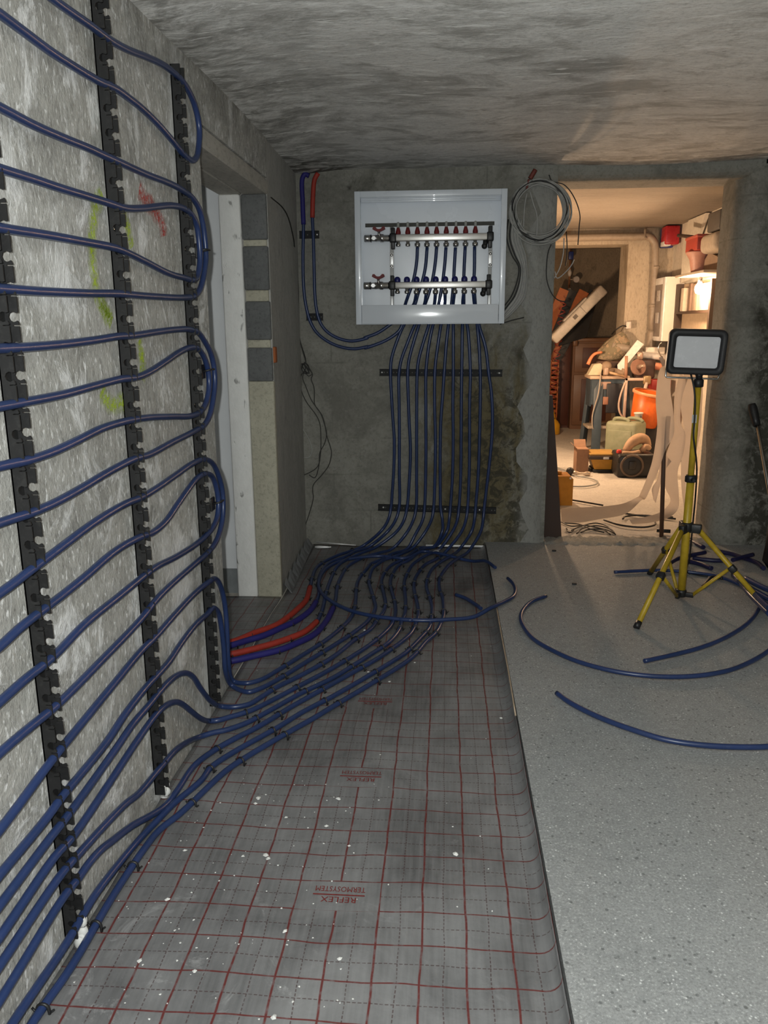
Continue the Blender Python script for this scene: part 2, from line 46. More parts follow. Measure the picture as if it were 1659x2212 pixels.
  'coil': [[[0.603,4.445,1.831],[0.604,4.445,1.802],[0.598,4.445,1.775],[0.583,4.445,1.751],[0.562,4.445,1.733],[0.537,4.445,1.719],[0.511,4.445,1.712],[0.484,4.445,1.710],[0.457,4.445,1.713],[0.430,4.445,1.721],[0.404,4.445,1.735],[0.382,4.445,1.754],[0.365,4.445,1.778],[0.356,4.445,1.806],[0.355,4.445,1.835],[0.360,4.445,1.865],[0.370,4.445,1.891],[0.383,4.445,1.915],[0.400,4.445,1.933],[0.421,4.445,1.946],[0.447,4.445,1.953],[0.475,4.445,1.955],[0.503,4.445,1.952],[0.529,4.445,1.944],[0.551,4.445,1.930],[0.570,4.445,1.911],[0.585,4.445,1.888],[0.596,4.445,1.860]],[[0.582,4.439,1.714],[0.555,4.439,1.698],[0.526,4.439,1.688],[0.496,4.439,1.684],[0.465,4.439,1.686],[0.433,4.439,1.696],[0.404,4.439,1.712],[0.380,4.439,1.735],[0.364,4.439,1.763],[0.356,4.439,1.795],[0.354,4.439,1.828],[0.358,4.439,1.860],[0.366,4.439,1.889],[0.379,4.439,1.915],[0.399,4.439,1.935],[0.424,4.439,1.951],[0.454,4.439,1.961],[0.486,4.439,1.965],[0.517,4.439,1.962],[0.546,4.439,1.953],[0.571,4.439,1.937],[0.594,4.439,1.915],[0.613,4.439,1.887],[0.627,4.439,1.855],[0.635,4.439,1.823],[0.634,4.439,1.790],[0.623,4.439,1.761],[0.605,4.439,1.735]],[[0.455,4.433,1.659],[0.420,4.433,1.671],[0.389,4.433,1.691],[0.365,4.433,1.718],[0.348,4.433,1.750],[0.338,4.433,1.785],[0.333,4.433,1.821],[0.334,4.433,1.856],[0.342,4.433,1.888],[0.358,4.433,1.917],[0.382,4.433,1.941],[0.412,4.433,1.959],[0.446,4.433,1.972],[0.481,4.433,1.977],[0.515,4.433,1.974],[0.547,4.433,1.962],[0.577,4.433,1.942],[0.604,4.433,1.916],[0.626,4.433,1.885],[0.641,4.433,1.850],[0.647,4.433,1.814],[0.643,4.433,1.780],[0.630,4.433,1.748],[0.610,4.433,1.719],[0.585,4.433,1.694],[0.557,4.433,1.675],[0.526,4.433,1.662],[0.491,4.433,1.656]],[[0.361,4.427,1.768],[0.350,4.427,1.799],[0.344,4.427,1.830],[0.344,4.427,1.860],[0.351,4.427,1.889],[0.367,4.427,1.915],[0.389,4.427,1.937],[0.417,4.427,1.955],[0.446,4.427,1.966],[0.476,4.427,1.970],[0.505,4.427,1.966],[0.534,4.427,1.954],[0.562,4.427,1.935],[0.587,4.427,1.911],[0.606,4.427,1.883],[0.617,4.427,1.853],[0.620,4.427,1.823],[0.614,4.427,1.793],[0.603,4.427,1.764],[0.587,4.427,1.738],[0.568,4.427,1.714],[0.544,4.427,1.696],[0.516,4.427,1.685],[0.484,4.427,1.680],[0.453,4.427,1.684],[0.423,4.427,1.696],[0.397,4.427,1.716],[0.377,4.427,1.740]],[[0.349,4.445,1.893],[0.369,4.445,1.923],[0.395,4.445,1.949],[0.425,4.445,1.968],[0.457,4.445,1.979],[0.490,4.445,1.981],[0.524,4.445,1.975],[0.558,4.445,1.961],[0.589,4.445,1.940],[0.616,4.445,1.914],[0.635,4.445,1.884],[0.645,4.445,1.851],[0.647,4.445,1.817],[0.642,4.445,1.783],[0.632,4.445,1.750],[0.617,4.445,1.719],[0.595,4.445,1.693],[0.568,4.445,1.673],[0.535,4.445,1.662],[0.499,4.445,1.659],[0.464,4.445,1.665],[0.431,4.445,1.680],[0.403,4.445,1.701],[0.379,4.445,1.728],[0.359,4.445,1.758],[0.344,4.445,1.792],[0.337,4.445,1.826],[0.338,4.445,1.860]],[[0.456,4.439,1.968],[0.485,4.439,1.968],[0.516,4.439,1.962],[0.546,4.439,1.949],[0.573,4.439,1.932],[0.594,4.439,1.910],[0.609,4.439,1.885],[0.617,4.439,1.856],[0.619,4.439,1.826],[0.618,4.439,1.795],[0.611,4.439,1.765],[0.598,4.439,1.738],[0.579,4.439,1.715],[0.553,4.439,1.699],[0.523,4.439,1.690],[0.492,4.439,1.690],[0.462,4.439,1.696],[0.434,4.439,1.709],[0.409,4.439,1.727],[0.386,4.439,1.749],[0.367,4.439,1.775],[0.353,4.439,1.804],[0.348,4.439,1.834],[0.351,4.439,1.865],[0.363,4.439,1.895],[0.382,4.439,1.922],[0.404,4.439,1.944],[0.429,4.439,1.959]],[[0.576,4.433,1.936],[0.599,4.433,1.913],[0.615,4.433,1.884],[0.626,4.433,1.852],[0.632,4.433,1.818],[0.632,4.433,1.782],[0.625,4.433,1.749],[0.609,4.433,1.720],[0.585,4.433,1.696],[0.554,4.433,1.680],[0.521,4.433,1.671],[0.487,4.433,1.670],[0.454,4.433,1.676],[0.422,4.433,1.688],[0.392,4.433,1.707],[0.364,4.433,1.731],[0.343,4.433,1.760],[0.330,4.433,1.792],[0.327,4.433,1.827],[0.333,4.433,1.863],[0.347,4.433,1.896],[0.366,4.433,1.925],[0.389,4.433,1.948],[0.416,4.433,1.963],[0.446,4.433,1.972],[0.480,4.433,1.973],[0.515,4.433,1.966],[0.548,4.433,1.954]],[[0.611,4.427,1.826],[0.611,4.427,1.795],[0.603,4.427,1.766],[0.587,4.427,1.742],[0.564,4.427,1.722],[0.537,4.427,1.708],[0.509,4.427,1.701],[0.480,4.427,1.698],[0.451,4.427,1.702],[0.422,4.427,1.712],[0.395,4.427,1.727],[0.371,4.427,1.748],[0.354,4.427,1.774],[0.345,4.427,1.804],[0.345,4.427,1.835],[0.350,4.427,1.866],[0.361,4.427,1.895],[0.375,4.427,1.919],[0.394,4.427,1.938],[0.417,4.427,1.952],[0.445,4.427,1.959],[0.475,4.427,1.961],[0.505,4.427,1.957],[0.533,4.427,1.948],[0.556,4.427,1.933],[0.576,4.427,1.912],[0.592,4.427,1.887],[0.604,4.427,1.857]],[[0.587,4.445,1.706],[0.558,4.445,1.690],[0.527,4.445,1.679],[0.494,4.445,1.675],[0.461,4.445,1.678],[0.427,4.445,1.689],[0.397,4.445,1.707],[0.372,4.445,1.732],[0.355,4.445,1.763],[0.347,4.445,1.797],[0.345,4.445,1.832],[0.349,4.445,1.866],[0.358,4.445,1.897],[0.373,4.445,1.923],[0.395,4.445,1.945],[0.423,4.445,1.961],[0.455,4.445,1.971],[0.489,4.445,1.975],[0.522,4.445,1.972],[0.552,4.445,1.961],[0.580,4.445,1.943],[0.603,4.445,1.919],[0.624,4.445,1.889],[0.638,4.445,1.855],[0.646,4.445,1.821],[0.643,4.445,1.787],[0.632,4.445,1.756],[0.612,4.445,1.728]],[[0.458,4.439,1.685],[0.429,4.439,1.695],[0.404,4.439,1.713],[0.384,4.439,1.736],[0.371,4.439,1.764],[0.363,4.439,1.794],[0.360,4.439,1.824],[0.361,4.439,1.853],[0.367,4.439,1.879],[0.381,4.439,1.903],[0.401,4.439,1.923],[0.426,4.439,1.939],[0.455,4.439,1.949],[0.484,4.439,1.953],[0.512,4.439,1.950],[0.539,4.439,1.940],[0.564,4.439,1.923],[0.587,4.439,1.900],[0.605,4.439,1.873],[0.618,4.439,1.843],[0.622,4.439,1.813],[0.617,4.439,1.784],[0.605,4.439,1.758],[0.588,4.439,1.734],[0.567,4.439,1.713],[0.544,4.439,1.697],[0.518,4.439,1.687],[0.489,4.439,1.682]],[[0.352,4.433,1.768],[0.341,4.433,1.800],[0.335,4.433,1.833],[0.335,4.433,1.865],[0.344,4.433,1.896],[0.361,4.433,1.923],[0.386,4.433,1.947],[0.415,4.433,1.965],[0.447,4.433,1.976],[0.479,4.433,1.980],[0.510,4.433,1.975],[0.541,4.433,1.962],[0.571,4.433,1.941],[0.597,4.433,1.915],[0.617,4.433,1.885],[0.628,4.433,1.854],[0.630,4.433,1.821],[0.624,4.433,1.789],[0.611,4.433,1.758],[0.594,4.433,1.730],[0.573,4.433,1.706],[0.547,4.433,1.687],[0.516,4.433,1.675],[0.483,4.433,1.672],[0.449,4.433,1.677],[0.417,4.433,1.690],[0.390,4.433,1.711],[0.369,4.433,1.737]],[[0.372,4.427,1.881],[0.389,4.427,1.906],[0.412,4.427,1.927],[0.437,4.427,1.943],[0.463,4.427,1.952],[0.491,4.427,1.954],[0.519,4.427,1.948],[0.547,4.427,1.935],[0.573,4.427,1.917],[0.595,4.427,1.894],[0.610,4.427,1.869],[0.617,4.427,1.842],[0.618,4.427,1.814],[0.613,4.427,1.785],[0.605,4.427,1.757],[0.592,4.427,1.732],[0.574,4.427,1.710],[0.551,4.427,1.694],[0.524,4.427,1.685],[0.494,4.427,1.683],[0.465,4.427,1.689],[0.438,4.427,1.702],[0.415,4.427,1.720],[0.396,4.427,1.743],[0.380,4.427,1.769],[0.368,4.427,1.796],[0.361,4.427,1.825],[0.362,4.427,1.853]],[[0.456,4.445,1.978],[0.488,4.445,1.978],[0.521,4.445,1.971],[0.553,4.445,1.957],[0.581,4.445,1.938],[0.604,4.445,1.914],[0.619,4.445,1.887],[0.627,4.445,1.857],[0.630,4.445,1.824],[0.627,4.445,1.791],[0.620,4.445,1.759],[0.606,4.445,1.730],[0.584,4.445,1.707],[0.556,4.445,1.690],[0.524,4.445,1.682],[0.490,4.445,1.681],[0.458,4.445,1.688],[0.429,4.445,1.702],[0.402,4.445,1.722],[0.377,4.445,1.746],[0.357,4.445,1.774],[0.344,4.445,1.805],[0.339,4.445,1.838],[0.343,4.445,1.871],[0.356,4.445,1.902],[0.376,4.445,1.931],[0.400,4.445,1.953],[0.427,4.445,1.969]],[[0.563,4.439,1.917],[0.581,4.439,1.897],[0.593,4.439,1.873],[0.602,4.439,1.846],[0.607,4.439,1.817],[0.607,4.439,1.787],[0.601,4.439,1.759],[0.587,4.439,1.735],[0.567,4.439,1.716],[0.541,4.439,1.703],[0.513,4.439,1.696],[0.485,4.439,1.696],[0.458,4.439,1.702],[0.431,4.439,1.712],[0.406,4.439,1.728],[0.384,4.439,1.748],[0.366,4.439,1.773],[0.356,4.439,1.800],[0.354,4.439,1.830],[0.360,4.439,1.859],[0.372,4.439,1.887],[0.388,4.439,1.911],[0.408,4.439,1.930],[0.430,4.439,1.942],[0.455,4.439,1.949],[0.483,4.439,1.949],[0.512,4.439,1.943],[0.540,4.439,1.932]]],
  'coilb': [[[0.323,4.445,1.786],[0.318,4.445,1.692],[0.348,4.445,1.605],[0.384,4.445,1.547],[0.380,4.445,1.482],[0.350,4.445,1.397],[0.300,4.445,1.327],[0.263,4.445,1.256]],[[0.338,4.440,1.785],[0.333,4.440,1.691],[0.363,4.440,1.604],[0.393,4.440,1.546],[0.391,4.440,1.481],[0.365,4.440,1.396],[0.315,4.440,1.327],[0.269,4.440,1.256]],[[0.348,4.435,1.784],[0.343,4.435,1.691],[0.373,4.435,1.603],[0.398,4.435,1.546],[0.397,4.435,1.481],[0.375,4.435,1.396],[0.325,4.435,1.327],[0.273,4.435,1.256]],[[0.358,4.445,1.785],[0.353,4.445,1.692],[0.383,4.445,1.604],[0.405,4.445,1.546],[0.405,4.445,1.481],[0.386,4.445,1.396],[0.336,4.445,1.327],[0.277,4.445,1.256]],[[0.369,4.440,1.784],[0.364,4.440,1.691],[0.395,4.440,1.603],[0.411,4.440,1.546],[0.413,4.440,1.481],[0.397,4.440,1.396],[0.347,4.440,1.326],[0.282,4.440,1.256]],[[0.381,4.435,1.784],[0.376,4.435,1.690],[0.406,4.435,1.603],[0.418,4.435,1.546],[0.421,4.435,1.481],[0.409,4.435,1.396],[0.359,4.435,1.326],[0.286,4.435,1.256]],[[0.346,4.445,1.785],[0.341,4.445,1.692],[0.371,4.445,1.604],[0.398,4.445,1.547],[0.397,4.445,1.481],[0.374,4.445,1.397],[0.324,4.445,1.327],[0.273,4.445,1.256]],[[0.364,4.440,1.784],[0.359,4.440,1.691],[0.389,4.440,1.603],[0.408,4.440,1.546],[0.409,4.440,1.481],[0.391,4.440,1.396],[0.342,4.440,1.326],[0.280,4.440,1.256]],[[0.375,4.435,1.784],[0.370,4.435,1.690],[0.400,4.435,1.603],[0.415,4.435,1.546],[0.416,4.435,1.481],[0.403,4.435,1.396],[0.353,4.435,1.326],[0.284,4.435,1.256]],[[0.388,4.445,1.785],[0.383,4.445,1.691],[0.413,4.445,1.604],[0.423,4.445,1.546],[0.426,4.445,1.481],[0.416,4.445,1.396],[0.366,4.445,1.326],[0.289,4.445,1.256]],[[0.393,4.440,1.784],[0.388,4.440,1.690],[0.418,4.440,1.603],[0.426,4.440,1.546],[0.429,4.440,1.481],[0.421,4.440,1.396],[0.371,4.440,1.326],[0.292,4.440,1.256]],[[0.351,4.435,1.784],[0.346,4.435,1.691],[0.377,4.435,1.603],[0.400,4.435,1.546],[0.400,4.435,1.481],[0.379,4.435,1.396],[0.329,4.435,1.326],[0.274,4.435,1.256]]],
  'coilw': [[[0.624,4.435,1.720],[0.631,4.435,1.649],[0.632,4.435,1.592],[0.627,4.435,1.547]],[[0.549,4.435,1.657],[0.535,4.435,1.620],[0.529,4.435,1.556],[0.533,4.435,1.479],[0.563,4.435,1.406],[0.600,4.435,1.373],[0.663,4.435,1.364]],[[0.524,4.435,1.998],[0.540,4.435,1.968],[0.602,4.435,1.949],[0.655,4.435,1.889],[0.690,4.435,1.801],[0.689,4.435,1.741],[0.687,4.435,1.652]],[[0.574,4.435,1.521],[0.587,4.435,1.486],[0.640,4.435,1.528],[0.662,4.435,1.558],[0.671,4.435,1.580]],[[0.614,4.435,1.687],[0.613,4.435,1.611],[0.597,4.435,1.536],[0.572,4.435,1.486]],[[0.431,4.435,1.919],[0.448,4.435,1.864],[0.470,4.435,1.801],[0.472,4.435,1.677]],[[0.415,4.435,1.912],[0.406,4.435,1.857],[0.402,4.435,1.746]],[[0.293,4.435,1.252],[0.353,4.435,1.271],[0.420,4.435,1.286]]],
  'conduit': [[[0.454,4.435,2.024],[0.439,4.435,1.999],[0.428,4.435,1.981]],[[0.423,4.435,1.978],[0.416,4.435,1.956],[0.413,4.435,1.931]]],
  'ribA': [[1.276,4.720,1.024,1.304,4.720,0.947],[1.204,4.640,0.999,1.270,4.640,0.964],[1.187,4.620,0.884,1.265,4.620,0.884],[1.190,4.620,0.808,1.292,4.620,0.749],[1.206,4.620,0.690,1.301,4.620,0.630],[1.204,4.620,0.600,1.263,4.620,0.546],[1.197,4.640,0.476,1.238,4.640,0.427],[1.181,4.680,0.363,1.222,4.680,0.345],[1.161,4.740,0.250,1.198,4.740,0.232],[1.167,4.800,0.231,1.193,4.800,0.212],[1.102,4.860,0.178,1.096,4.760,0.136],[0.992,4.900,0.149,0.953,4.780,0.097],[0.842,4.920,0.135,0.821,4.770,0.075],[0.733,4.920,0.125,0.717,4.770,0.074]],
  'ribB': [[1.338,4.720,0.971,1.386,4.720,0.947],[1.312,4.700,0.854,1.355,4.700,0.830],[1.317,4.700,0.710,1.360,4.700,0.680],[1.313,4.700,0.601,1.387,4.700,0.638],[1.290,4.700,0.509,1.389,4.700,0.528],[1.285,4.700,0.404,1.363,4.700,0.405],[1.304,4.720,0.306,1.384,4.720,0.276],[1.345,4.740,0.220,1.394,4.740,0.176],[1.301,4.760,0.151,1.335,4.700,0.130],[1.216,4.780,0.113,1.228,4.700,0.097],[1.124,4.780,0.093,1.130,4.720,0.080]],
  'ribC': [[1.282,4.670,0.508,1.314,4.670,0.471],[1.251,4.670,0.446,1.277,4.670,0.409],[1.244,4.670,0.372,1.264,4.670,0.347],[1.215,4.670,0.310,1.264,4.670,0.347],[1.226,4.670,0.247,1.242,4.670,0.222]],
  'ribD': [[1.367,4.740,0.970,1.473,4.740,0.958],[1.361,4.740,0.886,1.480,4.740,0.874],[1.365,4.740,0.766,1.483,4.740,0.766],[1.392,4.740,0.645,1.487,4.740,0.645],[1.389,4.740,0.522,1.473,4.740,0.522],[1.393,4.740,0.397,1.471,4.740,0.398],[1.408,4.740,0.272,1.475,4.740,0.272],[1.428,4.740,0.176,1.478,4.740,0.158]],
  'ribA2': [[1.277,4.660,0.904,1.283,4.660,0.899],[1.277,4.660,0.857,1.300,4.660,0.869],[1.285,4.660,0.834,1.292,4.660,0.840]],
  'green': [[[-0.762,1.831,1.537],[-0.762,1.785,1.503],[-0.762,1.762,1.458],[-0.762,1.750,1.415],[-0.762,1.750,1.369],[-0.762,1.755,1.324],[-0.762,1.779,1.290],[-0.762,1.820,1.258]],[[-0.762,1.769,1.307],[-0.762,1.797,1.284],[-0.762,1.823,1.262]],[[-0.762,1.941,1.511],[-0.762,1.962,1.481],[-0.762,1.980,1.439]],[[-0.762,1.982,1.219],[-0.762,1.991,1.188],[-0.762,1.995,1.153],[-0.762,1.978,1.123]],[[-0.762,1.736,1.115],[-0.762,1.749,1.096],[-0.762,1.789,1.078],[-0.762,1.853,1.076]]],
  'red': [[[-0.762,2.058,1.585],[-0.762,2.090,1.569],[-0.762,2.154,1.549],[-0.762,2.213,1.516],[-0.762,2.220,1.490]]],
  'bcab': [[[0.955,6.041,0.045],[1.066,6.045,0.045],[1.168,6.131,0.045],[1.203,6.259,0.045],[1.165,6.390,0.045],[1.079,6.478,0.045],[1.030,6.716,0.045],[0.972,6.867,0.045]],[[0.885,5.569,0.045],[0.962,5.504,0.045],[1.084,5.393,0.045]],[[1.168,5.163,0.045],[1.272,5.094,0.045],[1.460,5.060,0.045]],[[1.010,4.969,0.045],[1.086,4.838,0.045],[1.201,4.791,0.045],[1.290,4.847,0.045],[1.323,4.956,0.045]],[[1.134,5.003,0.045],[1.169,5.075,0.045],[1.276,5.109,0.045],[1.466,5.018,0.045]]],
  'pile': [[[0.737,4.922,0.040],[0.786,4.817,0.040],[0.867,4.847,0.040],[0.928,4.798,0.040],[0.989,4.724,0.040],[1.011,4.651,0.040]],[[0.770,4.714,0.040],[0.843,4.820,0.040],[0.947,4.904,0.040],[0.995,4.853,0.040],[1.015,4.700,0.040]],[[0.789,4.640,0.040],[0.847,4.768,0.040],[0.935,4.837,0.040],[1.005,4.776,0.040],[1.012,4.627,0.040]],[[0.752,4.896,0.040],[0.839,4.873,0.040],[0.893,4.745,0.040],[0.954,4.673,0.040]],[[0.746,4.764,0.040],[0.750,4.663,0.040],[0.783,4.714,0.040]],[[0.818,4.666,0.040],[0.881,4.744,0.040],[0.956,4.748,0.040],[0.982,4.625,0.040]]],
}

WX = -0.763      # left wall face
YB = 4.465       # back wall face
ZC = 2.05        # ceiling
SZ = 0.03        # top of the concrete slab

# ---------------------------------------------------------------- material helpers
class G:
    def __init__(s, name):
        s.m = bpy.data.materials.new(name); s.m.use_nodes = True
        s.t = s.m.node_tree; s.b = s.t.nodes['Principled BSDF']; s.out = s.t.nodes['Material Output']
    def n(s, typ, **kw):
        nd = s.t.nodes.new(typ)
        for k, v in kw.items(): setattr(nd, k, v)
        return nd
    def l(s, a, b): s.t.links.new(a, b)
    def setin(s, sock, v):
        if isinstance(v, bpy.types.NodeSocket): s.l(v, sock)
        elif isinstance(v, (tuple, list)) and len(v) == 3 and sock.type == 'RGBA': sock.default_value = (*v, 1)
        else: sock.default_value = v
    def pos(s, scale=(1, 1, 1)):
        g = s.n('ShaderNodeNewGeometry'); mp = s.n('ShaderNodeMapping'); s.l(g.outputs['Position'], mp.inputs[0]); mp.inputs['Scale'].default_value = scale
        return mp.outputs[0]
    def xyz(s):
        g = s.n('ShaderNodeNewGeometry'); x = s.n('ShaderNodeSeparateXYZ'); s.l(g.outputs['Position'], x.inputs[0]); return x.outputs
    def noise(s, v, scale, detail=4, rough=.55, dist=0):
        nd = s.n('ShaderNodeTexNoise'); s.l(v, nd.inputs['Vector']); nd.inputs['Scale'].default_value = scale
        nd.inputs['Detail'].default_value = detail; nd.inputs['Roughness'].default_value = rough; nd.inputs['Distortion'].default_value = dist
        return nd.outputs['Fac']
    def vor(s, v, scale):
        nd = s.n('ShaderNodeTexVoronoi'); s.l(v, nd.inputs['Vector']); nd.inputs['Scale'].default_value = scale; return nd.outputs['Distance']
    def math(s, op, a, b=0.0, c=None, clamp=False):
        nd = s.n('ShaderNodeMath', operation=op); nd.use_clamp = clamp
        s.setin(nd.inputs[0], a); s.setin(nd.inputs[1], b)
        if c is not None: s.setin(nd.inputs[2], c)
        return nd.outputs[0]
    def ramp(s, f, a, b, lo=0.0, hi=1.0):
        nd = s.n('ShaderNodeMapRange'); nd.clamp = True; s.l(f, nd.inputs[0])
        for k, v in zip((1, 2, 3, 4), (a, b, lo, hi)): nd.inputs[k].default_value = v
        return nd.outputs[0]
    def mix(s, f, a, b, mode='MIX'):
        nd = s.n('ShaderNodeMix', data_type='RGBA', blend_type=mode)
        s.setin(nd.inputs['Factor'], f); s.setin(nd.inputs['A'], a); s.setin(nd.inputs['B'], b)
        return nd.outputs['Result']
    def bump(s, h, strength, dist=0.01):
        nd = s.n('ShaderNodeBump'); s.l(h, nd.inputs['Height']); nd.inputs['Strength'].default_value = strength; nd.inputs['Distance'].default_value = dist
        s.l(nd.outputs[0], s.b.inputs['Normal'])
    def base(s, c, rough=.6, metal=0.0):
        s.setin(s.b.inputs['Base Color'], c); s.setin(s.b.inputs['Roughness'], rough); s.b.inputs['Metallic'].default_value = metal
        return s.m

MATS = {}
def pm(name, col, rough=.5, metal=0.0, var=.12, scale=30.0, bump=0.0, bscale=120.0, emit=0.0, coat=0.0):
    """plain painted / plastic / metal surface with a little procedural unevenness"""
    if name in MATS: return MATS[name]
    g = G(name); v = g.pos()
    n = g.noise(v, scale, 5, .6)
    f = g.ramp(n, .3, .7)
    a = tuple(min(1, c*(1-var)) for c in col); b = tuple(min(1, c*(1+var)) for c in col)
    g.base(g.mix(f, a, b), g.ramp(n, .3, .7, max(.03, rough-.06), min(1, rough+.06)), metal)
    if bump: g.bump(g.noise(v, bscale, 4, .6), bump, .004)
    if emit:
        g.b.inputs['Emission Color'].default_value = (*col, 1); g.b.inputs['Emission Strength'].default_value = emit
    if coat: g.b.inputs['Coat Weight'].default_value = coat
    MATS[name] = g.m
    return g.m

def concrete(name, c1, c2, flake, fl=(.60, .68), stretch=(1, 1, 1), bump=.7, dark=None, big=2.5, rough=.85, speck=False):
    g = G(name); v = g.pos(stretch)
    nb = g.noise(v, big, 6, .6, .4); nm = g.noise(v, 14, 8, .68, .3); nf = g.noise(v, 70, 6, .7)
    c = g.mix(g.ramp(nb, .3, .7), c1, c2)
    c = g.mix(g.ramp(nm, .32, .68, 0.0, .65), c, tuple(x*1.18 for x in c2))
    c = g.mix(g.ramp(nf, .35, .5, .45, 0), c, tuple(x*.55 for x in c1))
    n3 = g.noise(v, 7, 9, .72, .8)
    fk = g.ramp(n3, *fl)
    c = g.mix(g.math('MULTIPLY', fk, .8), c, flake)
    if dark:
        n4 = g.noise(v, 3.1, 8, .75, .5)
        c = g.mix(g.ramp(n4, .56, .68, 0, .8), c, dark)
    if speck:
        v2 = g.pos((1, 1.6, .75)); glint = g.noise(v2, 55, 5, .6, .4); pit = g.noise(v2, 38, 4, .6, .5)
        c = g.mix(g.ramp(glint, .57, .66, 0, .75), c, tuple(min(1, x*1.15) for x in flake))  # pale streaks put into the colour, like bumps catching the light
        c = g.mix(g.ramp(pit, .60, .70, 0, .5), c, tuple(x*.45 for x in c1))
        c = g.mix(g.ramp(g.noise(v, 2.6, 8, .66, .3), .55, .64, 0, .7), c, flake)
        c = g.mix(g.ramp(g.noise(v, 4.2, 8, .7, .3), .56, .68, 0, .55), c, tuple(x*.55 for x in c1))
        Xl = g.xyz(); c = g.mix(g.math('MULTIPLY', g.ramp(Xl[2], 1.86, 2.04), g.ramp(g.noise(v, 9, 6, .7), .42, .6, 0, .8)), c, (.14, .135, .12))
    h = g.math('ADD', g.math('MULTIPLY', nm, .8), g.math('MULTIPLY', nf, .35)); h = g.math('ADD', h, g.math('MULTIPLY', fk, .25))
    g.bump(h, bump, .02)
    g.base(c, rough)
    return g, c

# left wall: pale flaking limewashed concrete
gl, _ = concrete('left_wall_concrete', (.29, .285, .262), (.45, .445, .42), (.80, .805, .80), (.54, .62), (1, 1, .7), .55, None, 2.5, .85, True)
M_LEFT = gl.m
gf, _ = concrete('left_far_plaster', (.30, .295, .275), (.42, .415, .39), (.56, .56, .54), (.66, .74), (1, 1, .5), .35)
M_LFAR = gf.m
gc, cc = concrete('ceiling_concrete', (.60, .595, .575), (.75, .745, .725), (.90, .90, .89), (.58, .68), (.7, 1.5, 1), .5, (.34, .335, .315), 1.3)
M_CEIL = gc.m
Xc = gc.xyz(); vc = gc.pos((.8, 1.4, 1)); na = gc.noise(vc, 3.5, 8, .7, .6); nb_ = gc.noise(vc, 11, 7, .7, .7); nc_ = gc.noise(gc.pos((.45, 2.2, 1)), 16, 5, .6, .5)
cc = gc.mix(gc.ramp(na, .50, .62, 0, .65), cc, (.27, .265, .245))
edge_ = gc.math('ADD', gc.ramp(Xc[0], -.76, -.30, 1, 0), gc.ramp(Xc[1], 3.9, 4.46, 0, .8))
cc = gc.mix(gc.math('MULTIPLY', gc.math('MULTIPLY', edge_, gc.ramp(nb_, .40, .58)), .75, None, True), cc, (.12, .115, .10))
cc = gc.mix(gc.ramp(nc_, .60, .66, 0, .85), cc, (.92, .92, .90))
cc = gc.mix(gc.ramp(gc.noise(vc, 22, 4, .6), .68, .74, 0, .7), cc, (.10, .10, .09))
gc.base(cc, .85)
# back wall with damp stains
gb, cb = concrete('back_wall_plaster', (.20, .195, .17), (.27, .265, .235), (.40, .40, .37), (.66, .75), (1, 1, 1), .35, (.15, .145, .12), 1.8)
X = gb.xyz()
def band(g, c, half): return g.math('SUBTRACT', 1.0, g.math('DIVIDE', g.math('ABSOLUTE', g.math('SUBTRACT', *c)), half))
def stain(g, x0, hx, z0, hz, n, amp):
    a = band(g, (X[0], x0), hx); b = band(g, (X[2], z0), hz)
    return g.math('ADD', g.math('MINIMUM', a, b), g.math('MULTIPLY', g.math('SUBTRACT', n, .5), amp))
v = gb.pos()
n1 = gb.noise(v, 7, 8, .7, .5); n2 = gb.noise(v, 16, 8, .75, .6); n3 = gb.noise(v, 5, 8, .7)
vs = gb.pos((1, 1, .45)); n5 = gb.noise(vs, 9, 8, .7, .7)
ochre = gb.ramp(stain(gb, .17, .36, .5, .85, n5, 2.2), .05, .6)
blot = gb.ramp(gb.noise(v, 2.7, 8, .68, .5), .48, .64, 0, .6)
cb = gb.mix(blot, cb, (.12, .117, .10))
cb = gb.mix(gb.ramp(gb.noise(v, 30, 6, .7), .56, .66, 0, .4), cb, (.33, .325, .30))
c = gb.mix(gb.math('MULTIPLY', ochre, .85), cb, (.115, .09, .035))
blk = gb.math('MULTIPLY', gb.ramp(n2, .46, .55), gb.ramp(stain(gb, .30, .42, .45, .95, n1, 2.0), .1, .7))
c = gb.mix(gb.math('MULTIPLY', blk, .85), c, (.035, .032, .02))
rgt = gb.math('MULTIPLY', gb.ramp(n2, .36, .50), gb.ramp(stain(gb, 2.0, .42, .8, 1.5, n1, 1.2), .02, .35))
c = gb.mix(gb.math('MULTIPLY', rgt, .9), c, (.03, .028, .018))  # mould, darkened further to stand in for flash fall-off at far right
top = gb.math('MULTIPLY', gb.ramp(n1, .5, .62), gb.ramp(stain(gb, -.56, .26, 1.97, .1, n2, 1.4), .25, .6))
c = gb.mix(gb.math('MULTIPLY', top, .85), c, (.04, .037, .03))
grey = gb.ramp(stain(gb, .50, .09, 1.0, 1.3, n1, .9), .2, .5)
c = gb.mix(gb.math('MULTIPLY', grey, .55), c, (.30, .30, .285))
bk = gb.n('ShaderNodeTexBrick'); mp = gb.n('ShaderNodeMapping'); g0 = gb.n('ShaderNodeNewGeometry'); gb.l(g0.outputs['Position'], mp.inputs[0])
mp.inputs['Rotation'].default_value = (PI/2, 0, 0); gb.l(mp.outputs[0], bk.inputs['Vector'])
bk.inputs['Scale'].default_value = 1.0; bk.inputs['Brick Width'].default_value = .42; bk.inputs['Row Height'].default_value = .21; bk.inputs['Mortar Size'].default_value = .007; bk.inputs['Mortar Smooth'].default_value = .8
jn = gb.math('MULTIPLY', bk.outputs['Fac'], gb.ramp(n3, .45, .62, 0, .45))
c = gb.mix(jn, c, (.10, .098, .085))
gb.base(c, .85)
M_BACK = gb.m

